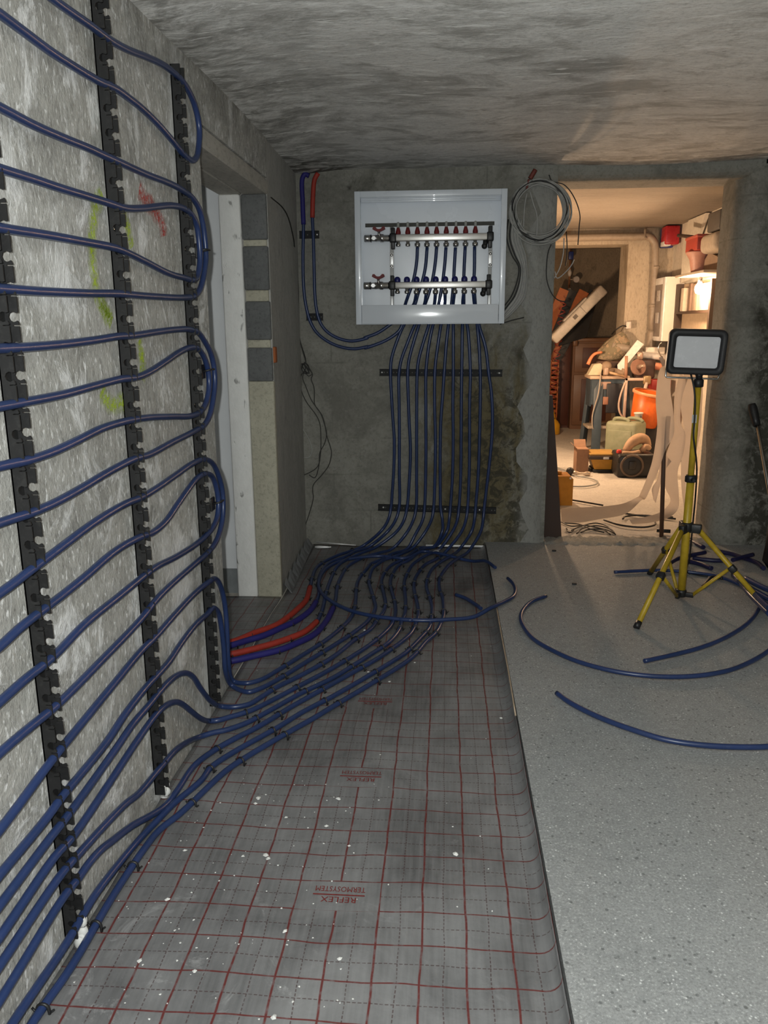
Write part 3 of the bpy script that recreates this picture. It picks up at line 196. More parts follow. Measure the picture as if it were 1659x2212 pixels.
# slab: fine speckled concrete
g = G('slab_speckled_concrete'); v = g.pos()
nb = g.noise(v, 2.2, 5, .6); nm = g.noise(v, 40, 6, .75); nf = g.noise(v, 170, 3, .7); vo = g.vor(v, 55)
vn = g.n('ShaderNodeTexNoise'); 
c = g.mix(g.ramp(nb, .35, .65), (.235, .243, .243), (.295, .303, .303))
c = g.mix(g.ramp(nm, .38, .62, 0, .6), c, (.35, .358, .354))
c = g.mix(g.ramp(nf, .40, .50, .55, 0), c, (.17, .175, .175))
c = g.mix(g.ramp(nf, .60, .68, 0, .7), c, (.62, .63, .62))
c = g.mix(g.math('MULTIPLY', g.ramp(vo, .16, .26, 1, 0), g.ramp(g.noise(v, 31, 2), .47, .56, 0, .8)), c, (.11, .115, .115))
vo2 = g.vor(v, 85.0)
c = g.mix(g.math('MULTIPLY', g.ramp(vo2, .14, .24, 1, 0), g.ramp(g.noise(v, 27, 2), .52, .6, 0, .85)), c, (.66, .67, .66))
c = g.mix(g.math('MULTIPLY', g.ramp(g.noise(v, 4.5, 6, .7), .60, .70), .35), c, (.20, .205, .205))
g.bump(g.math('ADD', nm, g.math('MULTIPLY', nf, .5)), .25, .004)
M_SLAB = g.base(c, .75)
gg, _ = concrete('rear_floor_concrete', (.52, .48, .43), (.62, .58, .52), (.68, .64, .58), (.62, .75), (1, 1, 1), .3)
M_RFLOOR = gg.m
gg, _ = concrete('rear_wall_concrete', (.33, .27, .20), (.46, .39, .30), (.55, .48, .38), (.62, .75), (1, 1, .35), .35, (.22, .17, .11))
M_RWALL = gg.m
gg, _ = concrete('rear_wall_right', (.55, .50, .42), (.62, .57, .48), (.66, .61, .52), (.6, .75), (1, 1, .6), .2)
M_RWR = gg.m
gg, _ = concrete('rear_ceiling', (.19, .16, .13), (.24, .205, .165), (.28, .24, .20), (.62, .75), (.5, 2, 1), .2)
M_RCEIL = gg.m
gg, _ = concrete('block_grey', (.11, .115, .115), (.15, .155, .155), (.24, .24, .23), (.68, .75), (1, 1, 1), .6)
M_BLOCK = gg.m
gg, _ = concrete('mortar_beige', (.38, .36, .28), (.47, .45, .36), (.56, .54, .46), (.6, .72), (1, 1, 1), .4)
M_MORTAR = gg.m
gg, _ = concrete('lintel_concrete', (.34, .325, .29), (.44, .42, .38), (.52, .5, .46), (.62, .72), (1, .4, 1), .3)
M_LINTEL = gg.m
g = G('jamb_white_plaster'); v = g.pos((1, 1, .6)); n = g.noise(v, 20, 6, .7); h = g.noise(g.pos((1, 1, .45)), 26, 3, .5, .3)
c = g.mix(g.ramp(n, .3, .7), (.78, .78, .76), (.88, .88, .86)); c = g.mix(g.ramp(h, .66, .72, 0, .7), c, (.17, .17, .16))
g.bump(g.math('SUBTRACT', n, g.math('MULTIPLY', g.ramp(h, .64, .72), .8)), .4, .01); M_JAMB = g.base(c, .8)
M_PANEL = pm('pale_panel', (.76, .78, .80), .6, var=.05, scale=4)
M_PLINTH = pm('grey_plinth', (.20, .215, .22), .6)

M_PIPE = None
g = G('blue_pex_pipe'); v = g.pos(); n = g.noise(v, 9, 4, .6); n2 = g.noise(v, 60, 4, .6)
c = g.mix(g.ramp(n, .3, .7), (.017, .034, .10), (.023, .042, .13)); c = g.mix(g.ramp(n2, .58, .7, 0, .35), c, (.05, .07, .14))
M_PIPE = g.base(c, .30)
M_RSLEEVE = pm('red_corrugated_sleeve', (.34, .03, .018), .65); M_BSLEEVE = pm('blue_corrugated_sleeve', (.016, .013, .15), .65)
M_BLACK = pm('black_plastic', (.014, .014, .015), .45, var=.3, scale=80, bump=.1)
g = G('dusty_black_rail'); v = g.pos(); n = g.noise(v, 90, 6, .75); n2 = g.noise(v, 20, 5, .7)
c = g.mix(g.ramp(n, .5, .72, 0, .5), (.005, .005, .0055), (.03, .03, .029)); c = g.mix(g.ramp(n2, .6, .75, 0, .3), c, (.04, .04, .038)); M_RAIL = g.base(c, .7)
M_WHITE = pm('white_powder_coat', (.74, .79, .86), .26, var=.03, scale=3, coat=.2)
M_CHROME = pm('nickel_metal', (.55, .54, .52), .22, 1.0, var=.15)
M_STEEL = pm('polished_steel_bar', (.78, .76, .73), .38, .75, var=.08, scale=12)
M_ZINC = pm('zinc_strap', (.80, .80, .80), .4, .5, var=.06)
M_REDP = pm('dark_red_plastic', (.15, .008, .010), .6); M_BLUEP = pm('dark_blue_cap', (.012, .014, .13), .35)
M_CLEAR = pm('clear_gauge', (.35, .36, .34), .15)
M_YEL = pm('yellow_steel', (.46, .31, .02), .4, var=.15)
M_GLASS = pm('lamp_front_glass', (.62, .63, .66), .25, var=.03)
M_WIREG = pm('grey_cable', (.34, .34, .325), .5); M_WIREB = pm('black_cable', (.012, .012, .012), .5); M_WIREW = pm('white_cable', (.4, .4, .39), .5)

# ---------------------------------------------------------------- mesh helpers
class MB:
    def __init__(s): s.v = []; s.f = []; s.sm = []
    def add(s, vs, fs, smooth=False):
        o = len(s.v); s.v += [tuple(x) for x in vs]
        for f in fs: s.f.append(tuple(i+o for i in f)); s.sm.append(smooth)
        return s
    def box(s, lo, hi, M=None):
        (x0, y0, z0), (x1, y1, z1) = lo, hi
        vs = [Vector(p) for p in ((x0,y0,z0),(x1,y0,z0),(x1,y1,z0),(x0,y1,z0),(x0,y0,z1),(x1,y0,z1),(x1,y1,z1),(x0,y1,z1))]
        if M: vs = [M @ p for p in vs]
        return s.add(vs, [(0,3,2,1),(4,5,6,7),(0,1,5,4),(1,2,6,5),(2,3,7,6),(3,0,4,7)])
    def rbox(s, lo, hi, r=.01, M=None, seg=2):
        """box with rounded edges"""
        bm = bmesh.new(); bmesh.ops.create_cube(bm, size=1)
        c = [(a+b)/2 for a, b in zip(lo, hi)]; d = [b-a for a, b in zip(lo, hi)]
        for v in bm.verts: v.co = Vector((c[0]+v.co.x*d[0], c[1]+v.co.y*d[1], c[2]+v.co.z*d[2]))
        bmesh.ops.bevel(bm, geom=list(bm.edges), offset=min(r, min(d)*.49), segments=seg, affect='EDGES', profile=.5)
        bm.verts.index_update()
        s.add([(M @ v.co) if M else v.co.copy() for v in bm.verts], [[v.index for v in f.verts] for f in bm.faces], seg > 1)
        bm.free(); return s
    def lathe(s, prof, M=None, n=20, caps=True):
        """prof = [(r, z)...] turned about z, placed with M"""
        M = M or Matrix.Identity(4); vs = []; fs = []
        for r, z in prof:
            for k in range(n): a = 2*PI*k/n; vs.append(M @ Vector((r*math.cos(a), r*math.sin(a), z)))
        for i in range(len(prof)-1):
            for k in range(n):
                k2 = (k+1) % n; fs.append((i*n+k, i*n+k2, (i+1)*n+k2, (i+1)*n+k))
        s.add(vs, fs, True)
        if caps:
            o = len(s.v)-len(vs)
            s.f.append(tuple(o+k for k in reversed(range(n)))); s.sm.append(False)
            s.f.append(tuple(o+(len(prof)-1)*n+k for k in range(n))); s.sm.append(False)
        return s
    def cyl(s, a, b, r, r2=None, n=14):
        a, b = Vector(a), Vector(b); d = b-a; q = d.to_track_quat('Z', 'Y').to_matrix().to_4x4()
        return s.lathe([(r, 0), (r if r2 is None else r2, d.length)], Matrix.Translation(a) @ q, n)
    def tube(s, pts, r, sub=5, n=9, caps=True, closed=False):
        P = smooth_line(pts, sub, closed); m = len(P); vs = []; fs = []
        T = [(P[(i+1) % m if closed else min(i+1, m-1)]-P[(i-1) % m if closed else max(i-1, 0)]).normalized() for i in range(m)]
        up = Vector((0, 0, 1)) if abs(T[0].z) < .9 else Vector((1, 0, 0)); N = (up-T[0]*up.dot(T[0])).normalized()
        for i in range(m):
            N = N-T[i]*N.dot(T[i])
            N = N.normalized() if N.length > 1e-6 else T[i].orthogonal().normalized()
            B = T[i].cross(N); rr = r(i/(m-1)) if callable(r) else r
            for k in range(n): a = 2*PI*k/n; vs.append(P[i]+(N*math.cos(a)+B*math.sin(a))*rr)
        for i in range(m if closed else m-1):
            j = (i+1) % m
            for k in range(n): k2 = (k+1) % n; fs.append((i*n+k, j*n+k, j*n+k2, i*n+k2))
        s.add(vs, fs, True)
        if caps and not closed:
            o = len(s.v)-len(vs); s.f.append(tuple(o+k for k in range(n))); s.sm.append(False)
            s.f.append(tuple(o+(m-1)*n+k for k in reversed(range(n)))); s.sm.append(False)
        return s
    def prism(s, poly, off, M=None, smooth=False):
        """closed polygon of 3D points, swept by the vector off"""
        off = Vector(off); a = [Vector(p) for p in poly]; b = [p+off for p in a]; n = len(a)
        vs = a+b
        if M: vs = [M @ p for p in vs]
        o = len(s.v); s.add(vs, [tuple(range(n))[::-1], tuple(range(n, 2*n))])
        for i in range(n): s.f.append((o+i, o+(i+1) % n, o+n+(i+1) % n, o+n+i)); s.sm.append(smooth)
        return s
    def sphere(s, c, r, M=None, nu=16, nv=10, sq=(1, 1, 1)):
        prof = [(max(1e-4, r*math.sin(PI*i/nv)), -r*math.cos(PI*i/nv)) for i in range(nv+1)]
        Q = Matrix.Translation(Vector(c)) @ (M or Matrix.Identity(4)) @ Matrix.Diagonal((*sq, 1))
        return s.lathe(prof, Q, nu, False)

def smooth_line(pts, sub=5, closed=False):
    P = [Vector(p) for p in pts]; m = len(P)
    if m < 3 or sub < 2: return P
    out = []
    for i in range(m if closed else m-1):
        g = (lambda k: P[k % m]) if closed else (lambda k: P[max(0, min(m-1, k))])
        p0, p1, p2, p3 = g(i-1), g(i), g(i+1), g(i+2)
        if not closed and i == 0: p0 = p1*2-p2
        if not closed and i == m-2: p3 = p2*2-p1
        d = lambda a, b: max(1e-4, (b-a).length**.5)
        t0 = 0; t1 = t0+d(p0, p1); t2 = t1+d(p1, p2); t3 = t2+d(p2, p3)      # centripetal: no overshoot
        for k in range(sub):
            t = t1+(t2-t1)*k/sub
            a1 = p0*((t1-t)/(t1-t0))+p1*((t-t0)/(t1-t0)); a2 = p1*((t2-t)/(t2-t1))+p2*((t-t1)/(t2-t1)); a3 = p2*((t3-t)/(t3-t2))+p3*((t-t2)/(t3-t2))
            b1 = a1*((t2-t)/(t2-t0))+a2*((t-t0)/(t2-t0)); b2 = a2*((t3-t)/(t3-t1))+a3*((t-t1)/(t3-t1))
            out.append(b1*((t2-t)/(t2-t1))+b2*((t-t1)/(t2-t1)))
    if not closed: out.append(P[-1])
    return out

def tag(o, label=None, cat=None, group=None, kind=None):
    for k, v in (('label', label), ('category', cat), ('group', group), ('kind', kind)):
        if v: o[k] = v
    return o
WORLD = {}
def thing(name, loc, label, cat, group=None):
    o = bpy.data.objects.new(name, None); COL.objects.link(o); o.location = loc; o.empty_display_size = .05
    WORLD[o.name] = Vector(loc)
    return tag(o, label, cat, group)
def obj(name, mb, material, parent=None, label=None, cat=None, group=None, kind=None, uvxy=False):
    me = bpy.data.meshes.new(name)
    xs = [p[0] for p in mb.v]; ys = [p[1] for p in mb.v]; zs = [p[2] for p in mb.v]
    o3 = Vector(((min(xs)+max(xs))/2, (min(ys)+max(ys))/2, min(zs)))
    me.from_pydata([Vector(p)-o3 for p in mb.v], [], mb.f); me.polygons.foreach_set('use_smooth', mb.sm)
    me.validate(); me.update()
    if len(mb.f) < 60000 and name not in ('ceiling', 'trim_2', 'spray_mark'):
        bm = bmesh.new(); bm.from_mesh(me); bmesh.ops.recalc_face_normals(bm, faces=bm.faces); bm.to_mesh(me); bm.free()
    if material: me.materials.append(material)
    o = bpy.data.objects.new(name, me); COL.objects.link(o)
    if parent: o.parent = parent; o.location = o3-WORLD[parent.name]
    else: o.location = o3
    WORLD[o.name] = o3
    return tag(o, label, cat, group, kind)
def copy_at(src, loc, rot=None, parent=None):
    """copy of a mesh object (shared data) put at a world location"""
    c = src.copy(); COL.objects.link(c)
    for k in list(c.keys()): del c[k]
    c.parent = parent; c.location = Vector(loc)-(WORLD[parent.name] if parent else Vector())
    if rot is not None: c.rotation_euler = rot
    WORLD[c.name] = Vector(loc)
    return c
def struct(name, mb, m, parent=None): return obj(name, mb, m, parent, kind=None if parent else 'structure')

# ---------------------------------------------------------------- the setting
# slab (right of the mat), sub-floor under the mat, thresholds
struct('floor', MB().box((.243, -1.6, -.12), (2.4, YB, SZ)), M_SLAB)
struct('floor_under_mat', MB().box((-2.0, -1.6, -.12), (.243, YB, -.012)), M_RFLOOR)
def wavy_box(mb, lo, hi): return mb.box(lo, hi)
# left wall up to the doorway
struct('wall_left_near', MB().box((-.975, -1.6, -.1), (WX, 2.60, ZC+.1)), M_LEFT)
lint = struct('wall_left_lintel', MB().box((-.975, 2.60, 1.865), (WX, 3.58, ZC+.1)), M_LEFT)
for k, (a, b) in enumerate(((-.872, WX-.001), (-.975, -.878))):
    obj('lintel_beam', MB().rbox((a, 2.602, 1.80), (b, 3.60, 1.861), .004, seg=1), M_LINTEL, lint)
# far part of the left wall, its end built of blocks
far = struct('wall_left_far', MB().prism([(-.972, 3.58, -.1), (WX-.004, 3.58, -.1), (-.80, YB+.02, -.1), (-.972, YB+.02, -.1)], (0, 0, ZC+.2)), M_LFAR)
for z0, z1 in ((1.615, 1.80), (1.405, 1.588), (1.192, 1.357), (1.01, 1.157)):
    obj('concrete_block', MB().rbox((-.878, 3.560, z0), (WX-.006, 3.60, z1), .006), M_BLOCK, far)
for z0, z1 in ((1.588, 1.615), (1.357, 1.405), (1.157, 1.192)):
    obj('mortar_joint', MB().rbox((-.876, 3.566, z0), (WX-.012, 3.60, z1), .004), M_MORTAR, far)
obj('plaster_patch', MB().rbox((-.880, 3.562, -.01), (WX-.003, 3.60, 1.01), .006), M_MORTAR, far)
obj('jamb_plaster', MB().rbox((-.975, 3.552, -.01), (-.881, 3.60, 1.80), .008), M_JAMB, far)
obj('brick', MB().rbox((-.80, 3.585, 1.09), (WX+.006, 3.625, 1.16), .004), pm('orange_brick', (.34, .10, .03), .8, bump=.3), far, label='orange brick fragment exposed at the wall corner')
# pale wall of the room behind the left doorway
struct('wall_side_room', MB().box((-2.0, 3.625, .11), (-.95, 3.70, ZC+.1)), M_PANEL)
struct('trim_1', MB().box((-2.0, 3.615, -.02), (-.95, 3.70, .11)), M_PLINTH)
struct('wall_side_room_end', MB().box((-2.1, 2.0, -.1), (-2.0, 3.70, ZC+.1)), M_PANEL)
struct('wall_side_room_near', MB().box((-2.0, 2.0, -.1), (-.975, 2.1, ZC+.1)), M_PANEL)
# back wall with the doorway to the workshop
wb = MB(); DX0, DX1, DZ, DT = .575, 1.505, 1.975, .29
wb.box((-1.05, YB, -.1), (DX0, YB+DT, ZC+.1))
arc = [(DX1+.11*(1-math.sin(a)), YB+.13*(1-math.cos(a))) for a in [k*PI/2/10 for k in range(11)]]   # right jamb, edge worn round
jn_ = []
for i in range(13):
    z = -.1+i*(ZC+.2)/12; jn_.append([(x+.008*math.sin(i*1.7+k*.5)*math.sin(k*PI/10), y+.004*math.sin(i*2.3+k)*math.sin(k*PI/10), z) for k, (x, y) in enumerate(arc)])
vs = [p for r in jn_ for p in r]; n = len(arc)
wb.add(vs, [(r*n+k, r*n+k+1, (r+1)*n+k+1, (r+1)*n+k) for r in range(12) for k in range(n-1)], True)
wb.box((DX1+.11, YB, -.1), (2.4, YB+DT, ZC+.1)); wb.box((DX1, YB+.13, -.1), (DX1+.11, YB+DT, ZC+.1))
prof = [(YB, ZC+.1), (YB, DZ+.06)]+[(YB+.07*(1-math.cos(a)), DZ+.06*(1-math.sin(a))) for a in [k*PI/2/5 for k in range(1, 6)]]+[(YB+DT, DZ), (YB+DT, ZC+.1)]
wb.prism([(DX0, y, z) for y, z in prof], (DX1+.12-DX0, 0, 0))
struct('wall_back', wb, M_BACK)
# plaster build-up beside the doorway, slightly proud and uneven
pl = MB(); L = []; 
for i in range(26):
    z = .03+i*(DZ-.03)/25; L.append((z, .44+.035*math.sin(i*1.7)+.02*math.sin(i*.6), .60-.02*(z < .5)))
for (z0, a0, b0), (z1, a1, b1) in zip(L, L[1:]):
    pl.add([(a0, YB-.002, z0), (b0-.03, YB-.014, z0), (b0-.025, YB+.02, z0), (a1, YB-.002, z1), (b1-.03, YB-.014, z1), (b1-.025, YB+.02, z1)], [(0, 1, 4, 3), (1, 2, 5, 4)], True)
gg, _ = concrete('grey_door_plaster', (.23, .23, .215), (.31, .31, .29), (.40, .40, .38), (.62, .72), (1, 1, .5), .4, (.12, .12, .10))
struct('trim_2', pl, gg.m)
struct('wall_right', MB().box((2.4, -1.6, -.1), (2.5, YB+DT, ZC+.1)), M_BACK)
gg2, _ = concrete('rear_end_concrete', (.12, .118, .11), (.18, .178, .165), (.25, .25, .24), (.62, .72), (1, 1, 1), .4)
struct('wall_rear', MB().box((-1.05, -1.7, -.1), (2.5, -1.6, ZC+.1)), gg2.m)
# ceiling: one gently uneven sheet with thickness
cl = MB(); NX, NY = 30, 44; vs = []; fs = []
for j in range(NY+1):
    for i in range(NX+1):
        x = -2.1+i*4.6/NX; y = -1.7+j*(YB+1.7+.02)/NY
        z = ZC+.006*math.sin(x*5.1+y*1.3)+.005*math.sin(y*4.3-x*2.2)
        if x < WX+.25: z -= .03*max(0, 1-(x-WX)/.25)*min(1, max(0, (x-WX+.3)/.3))
        vs.append((x, y, z))
for j in range(NY):
    for i in range(NX): a = j*(NX+1)+i; fs.append((a, a+NX+1, a+NX+2, a+1))
cl.add(vs, fs, True); cl.box((-2.1, -1.7, ZC+.05), (2.5, YB+.02, ZC+.2))
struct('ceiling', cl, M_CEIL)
# workshop behind the doorway
RX, RY, RC = 2.15, 8.1, 2.13
struct('floor_workshop', MB().box((-1.2, YB+DT, -.12), (RX+.2, 10.6, SZ)).box((DX0, YB+.004, -.12), (DX1, YB+DT, SZ)), M_RFLOOR)
sl = MB(); vs = []; NR, NW = 46, 7      # broken concrete edge in the doorway
for i in range(NR+1):
    for k in range(NW+1):
        x = DX0+i*(DX1-DX0)/NR; y = YB-.05+k*.19/NW+.02*math.sin(i*1.3)*(k == 0)+.03*math.sin(i*.8+1)*(k == NW)
        h = 0 if k in (0, NW) else .010+.007*math.sin(i*2.1+k*1.7)+.005*math.sin(i*4.7-k*3.1)
        vs.append((x, y, SZ-.001+h))
sl.add(vs, [(i*(NW+1)+k, (i+1)*(NW+1)+k, (i+1)*(NW+1)+k+1, i*(NW+1)+k+1) for i in range(NR) for k in range(NW)], True)
struct('trim_3', sl, gg.m)
struct('ceiling_workshop', MB().box((-1.2, YB+DT, RC), (RX+.2, 10.6, RC+.1)), M_RCEIL)
struct('wall_workshop_right', MB().box((RX, YB+DT, -.1), (RX+.15, 10.6, RC+.1)), M_RWR)
struct('wall_workshop_left', MB().box((-1.2, YB+DT, -.1), (-1.1, 10.6, RC+.1)), M_RWALL)
fw = MB(); fw.box((1.73, RY, -.1), (RX, RY+.35, RC)); fw.box((-1.1, RY, 1.985), (1.73, RY+.35, RC)); fw.box((-1.1, RY, -.1), (.2, RY+.35, 1.985))
struct('wall_workshop_far', fw, M_RWALL)
gg3, _ = concrete('alcove_concrete', (.17, .13, .09), (.26, .21, .15), (.32, .27, .2), (.62, .75), (1, 1, .5), .35, (.10, .075, .05))
struct('wall_alcove', MB().box((-1.1, 10.2, -.1), (RX, 10.35, RC)), gg3.m)

# ---------------------------------------------------------------- floor mat with printed grid
g = G('printed_foil_mat'); U = g.n('ShaderNodeUVMap'); U.uv_map = 'plan'; SX = g.n('ShaderNodeSeparateXYZ'); g.l(U.outputs[0], SX.inputs[0])
v = g.n('ShaderNodeMapping'); g.l(U.outputs[0], v.inputs[0]); v = v.outputs[0]
wob = g.math('MULTIPLY', g.math('SUBTRACT', g.noise(v, 6, 2), .5), .012)
ux = g.math('ADD', SX.outputs[0], wob); uy = g.math('ADD', SX.outputs[1], wob)
def lines(u, off, pitch, hw):
    f = g.math('FRACT', g.math('ADD', g.math('DIVIDE', g.math('SUBTRACT', u, off), pitch), .5))
    d = g.math('MULTIPLY', g.math('ABSOLUTE', g.math('SUBTRACT', f, .5)), pitch)
    return g.ramp(d, hw*.6, hw*1.4, 1, 0)
PX, PY_ = .0945, .0955
thick = g.math('MAXIMUM', lines(ux, -.038, PX, .0023), lines(uy, 1.491, PY_, .0018))
dash = lambda u: g.ramp(g.math('FRACT', g.math('MULTIPLY', u, 95.0)), .25, .4, 0, 1)
thin = g.math('MAXIMUM', g.math('MULTIPLY', lines(ux, -.038+PX/2, PX, .0012), dash(uy)), g.math('MULTIPLY', lines(uy, 1.491+PY_/2, PY_, .0012), dash(ux)))
# plain field round each printed name
fy = g.math('FRACT', g.math('DIVIDE', g.math('SUBTRACT', SX.outputs[1], 1.490), PY_*5))
field = g.math('MULTIPLY', g.ramp(fy, .196, .198, 1, 0), g.math('MULTIPLY', g.ramp(SX.outputs[0], -.3205, -.3195, 0, 1), g.ramp(SX.outputs[0], -.1345, -.1335, 1, 0)))
keep = g.math('SUBTRACT', 1.0, field)
n1 = g.noise(v, 3.2, 7, .65, .5); n2 = g.noise(v, 40, 4, .6); n4 = g.noise(v, 9, 8, .75, .8)
sg = g.n('ShaderNodeMapping'); g.l(U.outputs[0], sg.inputs[0]); sg.inputs['Scale'].default_value = (90, 5, 1); weave = g.noise(sg.outputs[0], 1.0, 2)
c = g.mix(g.ramp(n1, .35, .65), (.095, .095, .097), (.20, .201, .203))
c = g.mix(g.ramp(weave, .3, .7, 0, .25), c, (.30, .303, .306))
c = g.mix(g.ramp(n4, .60, .74, 0, .5), c, (.30, .305, .31))
c = g.mix(g.ramp(g.noise(v, 2.1, 5, .6), .55, .68, 0, .55), c, (.07, .07, .072))
dust = g.math('MULTIPLY', g.ramp(n4, .56, .70), g.math('MULTIPLY', g.ramp(SX.outputs[0], -.1, -.5, 0, 1), g.ramp(SX.outputs[1], 1.7, 1.2, 0, .8)))
c = g.mix(dust, c, (.40, .40, .40))
wear = g.ramp(n2, .33, .5, .55, 1)
c = g.mix(g.math('MULTIPLY', g.math('MULTIPLY', thin, keep), g.math('MULTIPLY', wear, .75)), c, (.05, .022, .022))
c = g.mix(g.math('MULTIPLY', g.math('MULTIPLY', thick, keep), g.math('MULTIPLY', wear, .92)), c, (.115, .014, .012))
g.bump(g.math('ADD', g.noise(v, 12, 5, .6), g.math('MULTIPLY', weave, .1)), .35, .01)
M_MAT = g.base(c, .5)
def matz(x, y): return .0025*math.sin(x*11+y*5)+.0025*math.sin(y*9.3-x*4)+.001*math.sin(x*31)*math.sin(y*23)
def sheet(name, xs, y0, y1, ny, zfun, parent, label=None, cat=None):
    vs = []; fs = []; uv = []; th = .003
    for j in range(ny+1):
        y = y0+(y1-y0)*j/ny
        for (x, u, zz) in xs(j/ny) if callable(xs) else xs: vs.append((x, y, zfun(x, y)+zz)); uv.append((u, y))
    m = (len(vs))//(ny+1)
    for j in range(ny):
        for i in range(m-1): a = j*m+i; fs.append((a, a+1, a+m+1, a+m))
    N = len(vs); vs2 = [(x, y, z-th) for x, y, z in vs]
    allf = fs+[tuple(i+N for i in reversed(f)) for f in fs]
    rim = [j*m for j in range(ny+1)]; rim2 = [j*m+m-1 for j in range(ny+1)]
    for r, s in ((rim, 1), (rim2, -1), ([i for i in range(m)], -1), ([ny*m+i for i in range(m)], 1)):
        for a, b in zip(r, r[1:]): allf.append((a, b, b+N, a+N) if s > 0 else (b, a, a+N, b+N))
    mb = MB(); mb.add(vs+vs2, allf, True)
    o = obj(name, mb, M_MAT, parent, label, cat)
    ul = o.data.uv_layers.new(name='plan'); uvs = uv+uv
    for lp in o.data.loops: ul.data[lp.index].uv = uvs[lp.vertex_index]
    return o
NXM = 46
def mat_xs(t):
    out = []
    for i in range(NXM+1):
        x = WX+.005+i*(.205-WX-.005)/NXM; out.append((x, x, 0))
    for k in range(1, 6):      # the edge turns up against the slab
        a = k/5; out.append((.205+.031*math.sin(a*PI/2), .205+.04*a, .034*(1-math.cos(a*PI/2))))
    return out
mat = sheet('insulation_mat', mat_xs, -.3, YB-.003, 150, matz, None, 'dark grey floor mat with red printed grid, running to the back wall', 'mat')
mat2 = sheet('insulation_mat', [(-1.98+i*(1.98+WX-.003)/24, -1.98+i*(1.98+WX-.003)/24, 0) for i in range(25)], 2.61, 3.545, 24, lambda x, y: matz(x, y)-.002, None, 'grid mat piece lying in the left doorway', 'mat')
# turned-up edge of the mat along the far left wall
mb = MB(); n = 18
for i in range(n):
    y0 = 3.59+i*(YB-3.62)/n; y1 = 3.59+(i+1)*(YB-3.62)/n; x0 = WX-(y0-3.58)*.041+.012; x1 = WX-(y1-3.58)*.041+.012
    h0 = .045+.02*math.sin(i*2.1); h1 = .045+.02*math.sin((i+1)*2.1)
    mb.add([(x0+.03, y0, .004), (x1+.03, y1, .004), (x1, y1, h1), (x0, y0, h0), (x0+.026, y0, .001), (x1+.026, y1, .001), (x1-.004, y1, h1), (x0-.004, y0, h0)], [(0, 1, 2, 3), (7, 6, 5, 4), (3, 2, 6, 7), (0, 3, 7, 4), (1, 5, 6, 2)], False)
obj('turned_up_edge', mb, pm('foil_edge', (.15, .155, .16), .5), mat)
obj('pale_edge', MB().tube([(.236, 2.35, .035), (.238, 2.7, .037), (.237, 3.0, .036), (.238, 3.4, .035)], .0028, 4, 6), pm('tan_edge', (.42, .33, .24), .7), mat, label='pale tan strip along the turned-up edge')
# printed name, rotated to be read from the far end
def text_mesh(s, size):
    cu = bpy.data.curves.new('txt', 'FONT'); cu.body = s; cu.size = size; cu.align_x = 'CENTER'; cu.resolution_u = 2
    o = bpy.data.objects.new('txt', cu); COL.objects.link(o); dg = bpy.context.evaluated_depsgraph_get()
    me = bpy.data.meshes.new_from_object(o.evaluated_get(dg)); bpy.data.objects.remove(o); return me
M_INK = pm('red_print', (.15, .015, .013), .5, var=.3, scale=200)
def put_text(me, name, loc, rot, sx, sy, m, parent):
    o = bpy.data.objects.new(name, me); COL.objects.link(o)
    if not me.materials: me.materials.append(m)
    o.parent = parent; o.location = Vector(loc)-WORLD[parent.name]; o.rotation_euler = rot; o.scale = (sx, sy, 1); WORLD[o.name] = Vector(loc); return o
t1 = text_mesh('REFLEX', .026); t2 = text_mesh('TERMOSYSTEM', .022)
for k in range(4):
    y = 1.490+k*PY_*5
    a = put_text(t1, 'printed_name', (-.225, y+.038, matz(-.225, y+.03)+.0042), (0, 0, PI), .95, .95, M_INK, mat)
    b = put_text(t2, 'printed_name', (-.225, y+.072, matz(-.225, y+.06)+.0042), (0, 0, PI), .78, 1.1, M_INK, mat)
    for s in (.046, .0455):
        pass
    obj('printed_rule', MB().box((-.285, y+.0445, matz(-.225, y+.045)+.003), (-.168, y+.0465, matz(-.225, y+.045)+.0045)), M_INK, mat)
# crumbs of plaster on the mat
mb = MB()
for k in range(230):
    if k < 150: x = random.uniform(-.72, -.15); y = random.uniform(1.0, 2.0)
    else: x = random.uniform(-.7, .2); y = random.uniform(1.0, 4.2)
    if k % 9 == 0: r = random.uniform(.004, .008)
    else: r = random.uniform(.0012, .003)
    pts = []
    z = matz(x, y)+.0005
    for q in range(6): a = q*PI/3+random.random(); pts.append((x+math.cos(a)*r*random.uniform(.6, 1.3), y+math.sin(a)*r*random.uniform(.6, 1.3), z+r*random.uniform(.1, .3)))
    mb.add(pts+[(x, y, z+r*.8), (x, y, z)], [(i, (i+1) % 6, 6) for i in range(6)]+[((i+1) % 6, i, 7) for i in range(6)])
obj('plaster_crumbs', mb, pm('white_plaster', (.62, .62, .60), .9), None, 'white crumbs of plaster scattered over the grid mat', 'debris', kind='stuff')

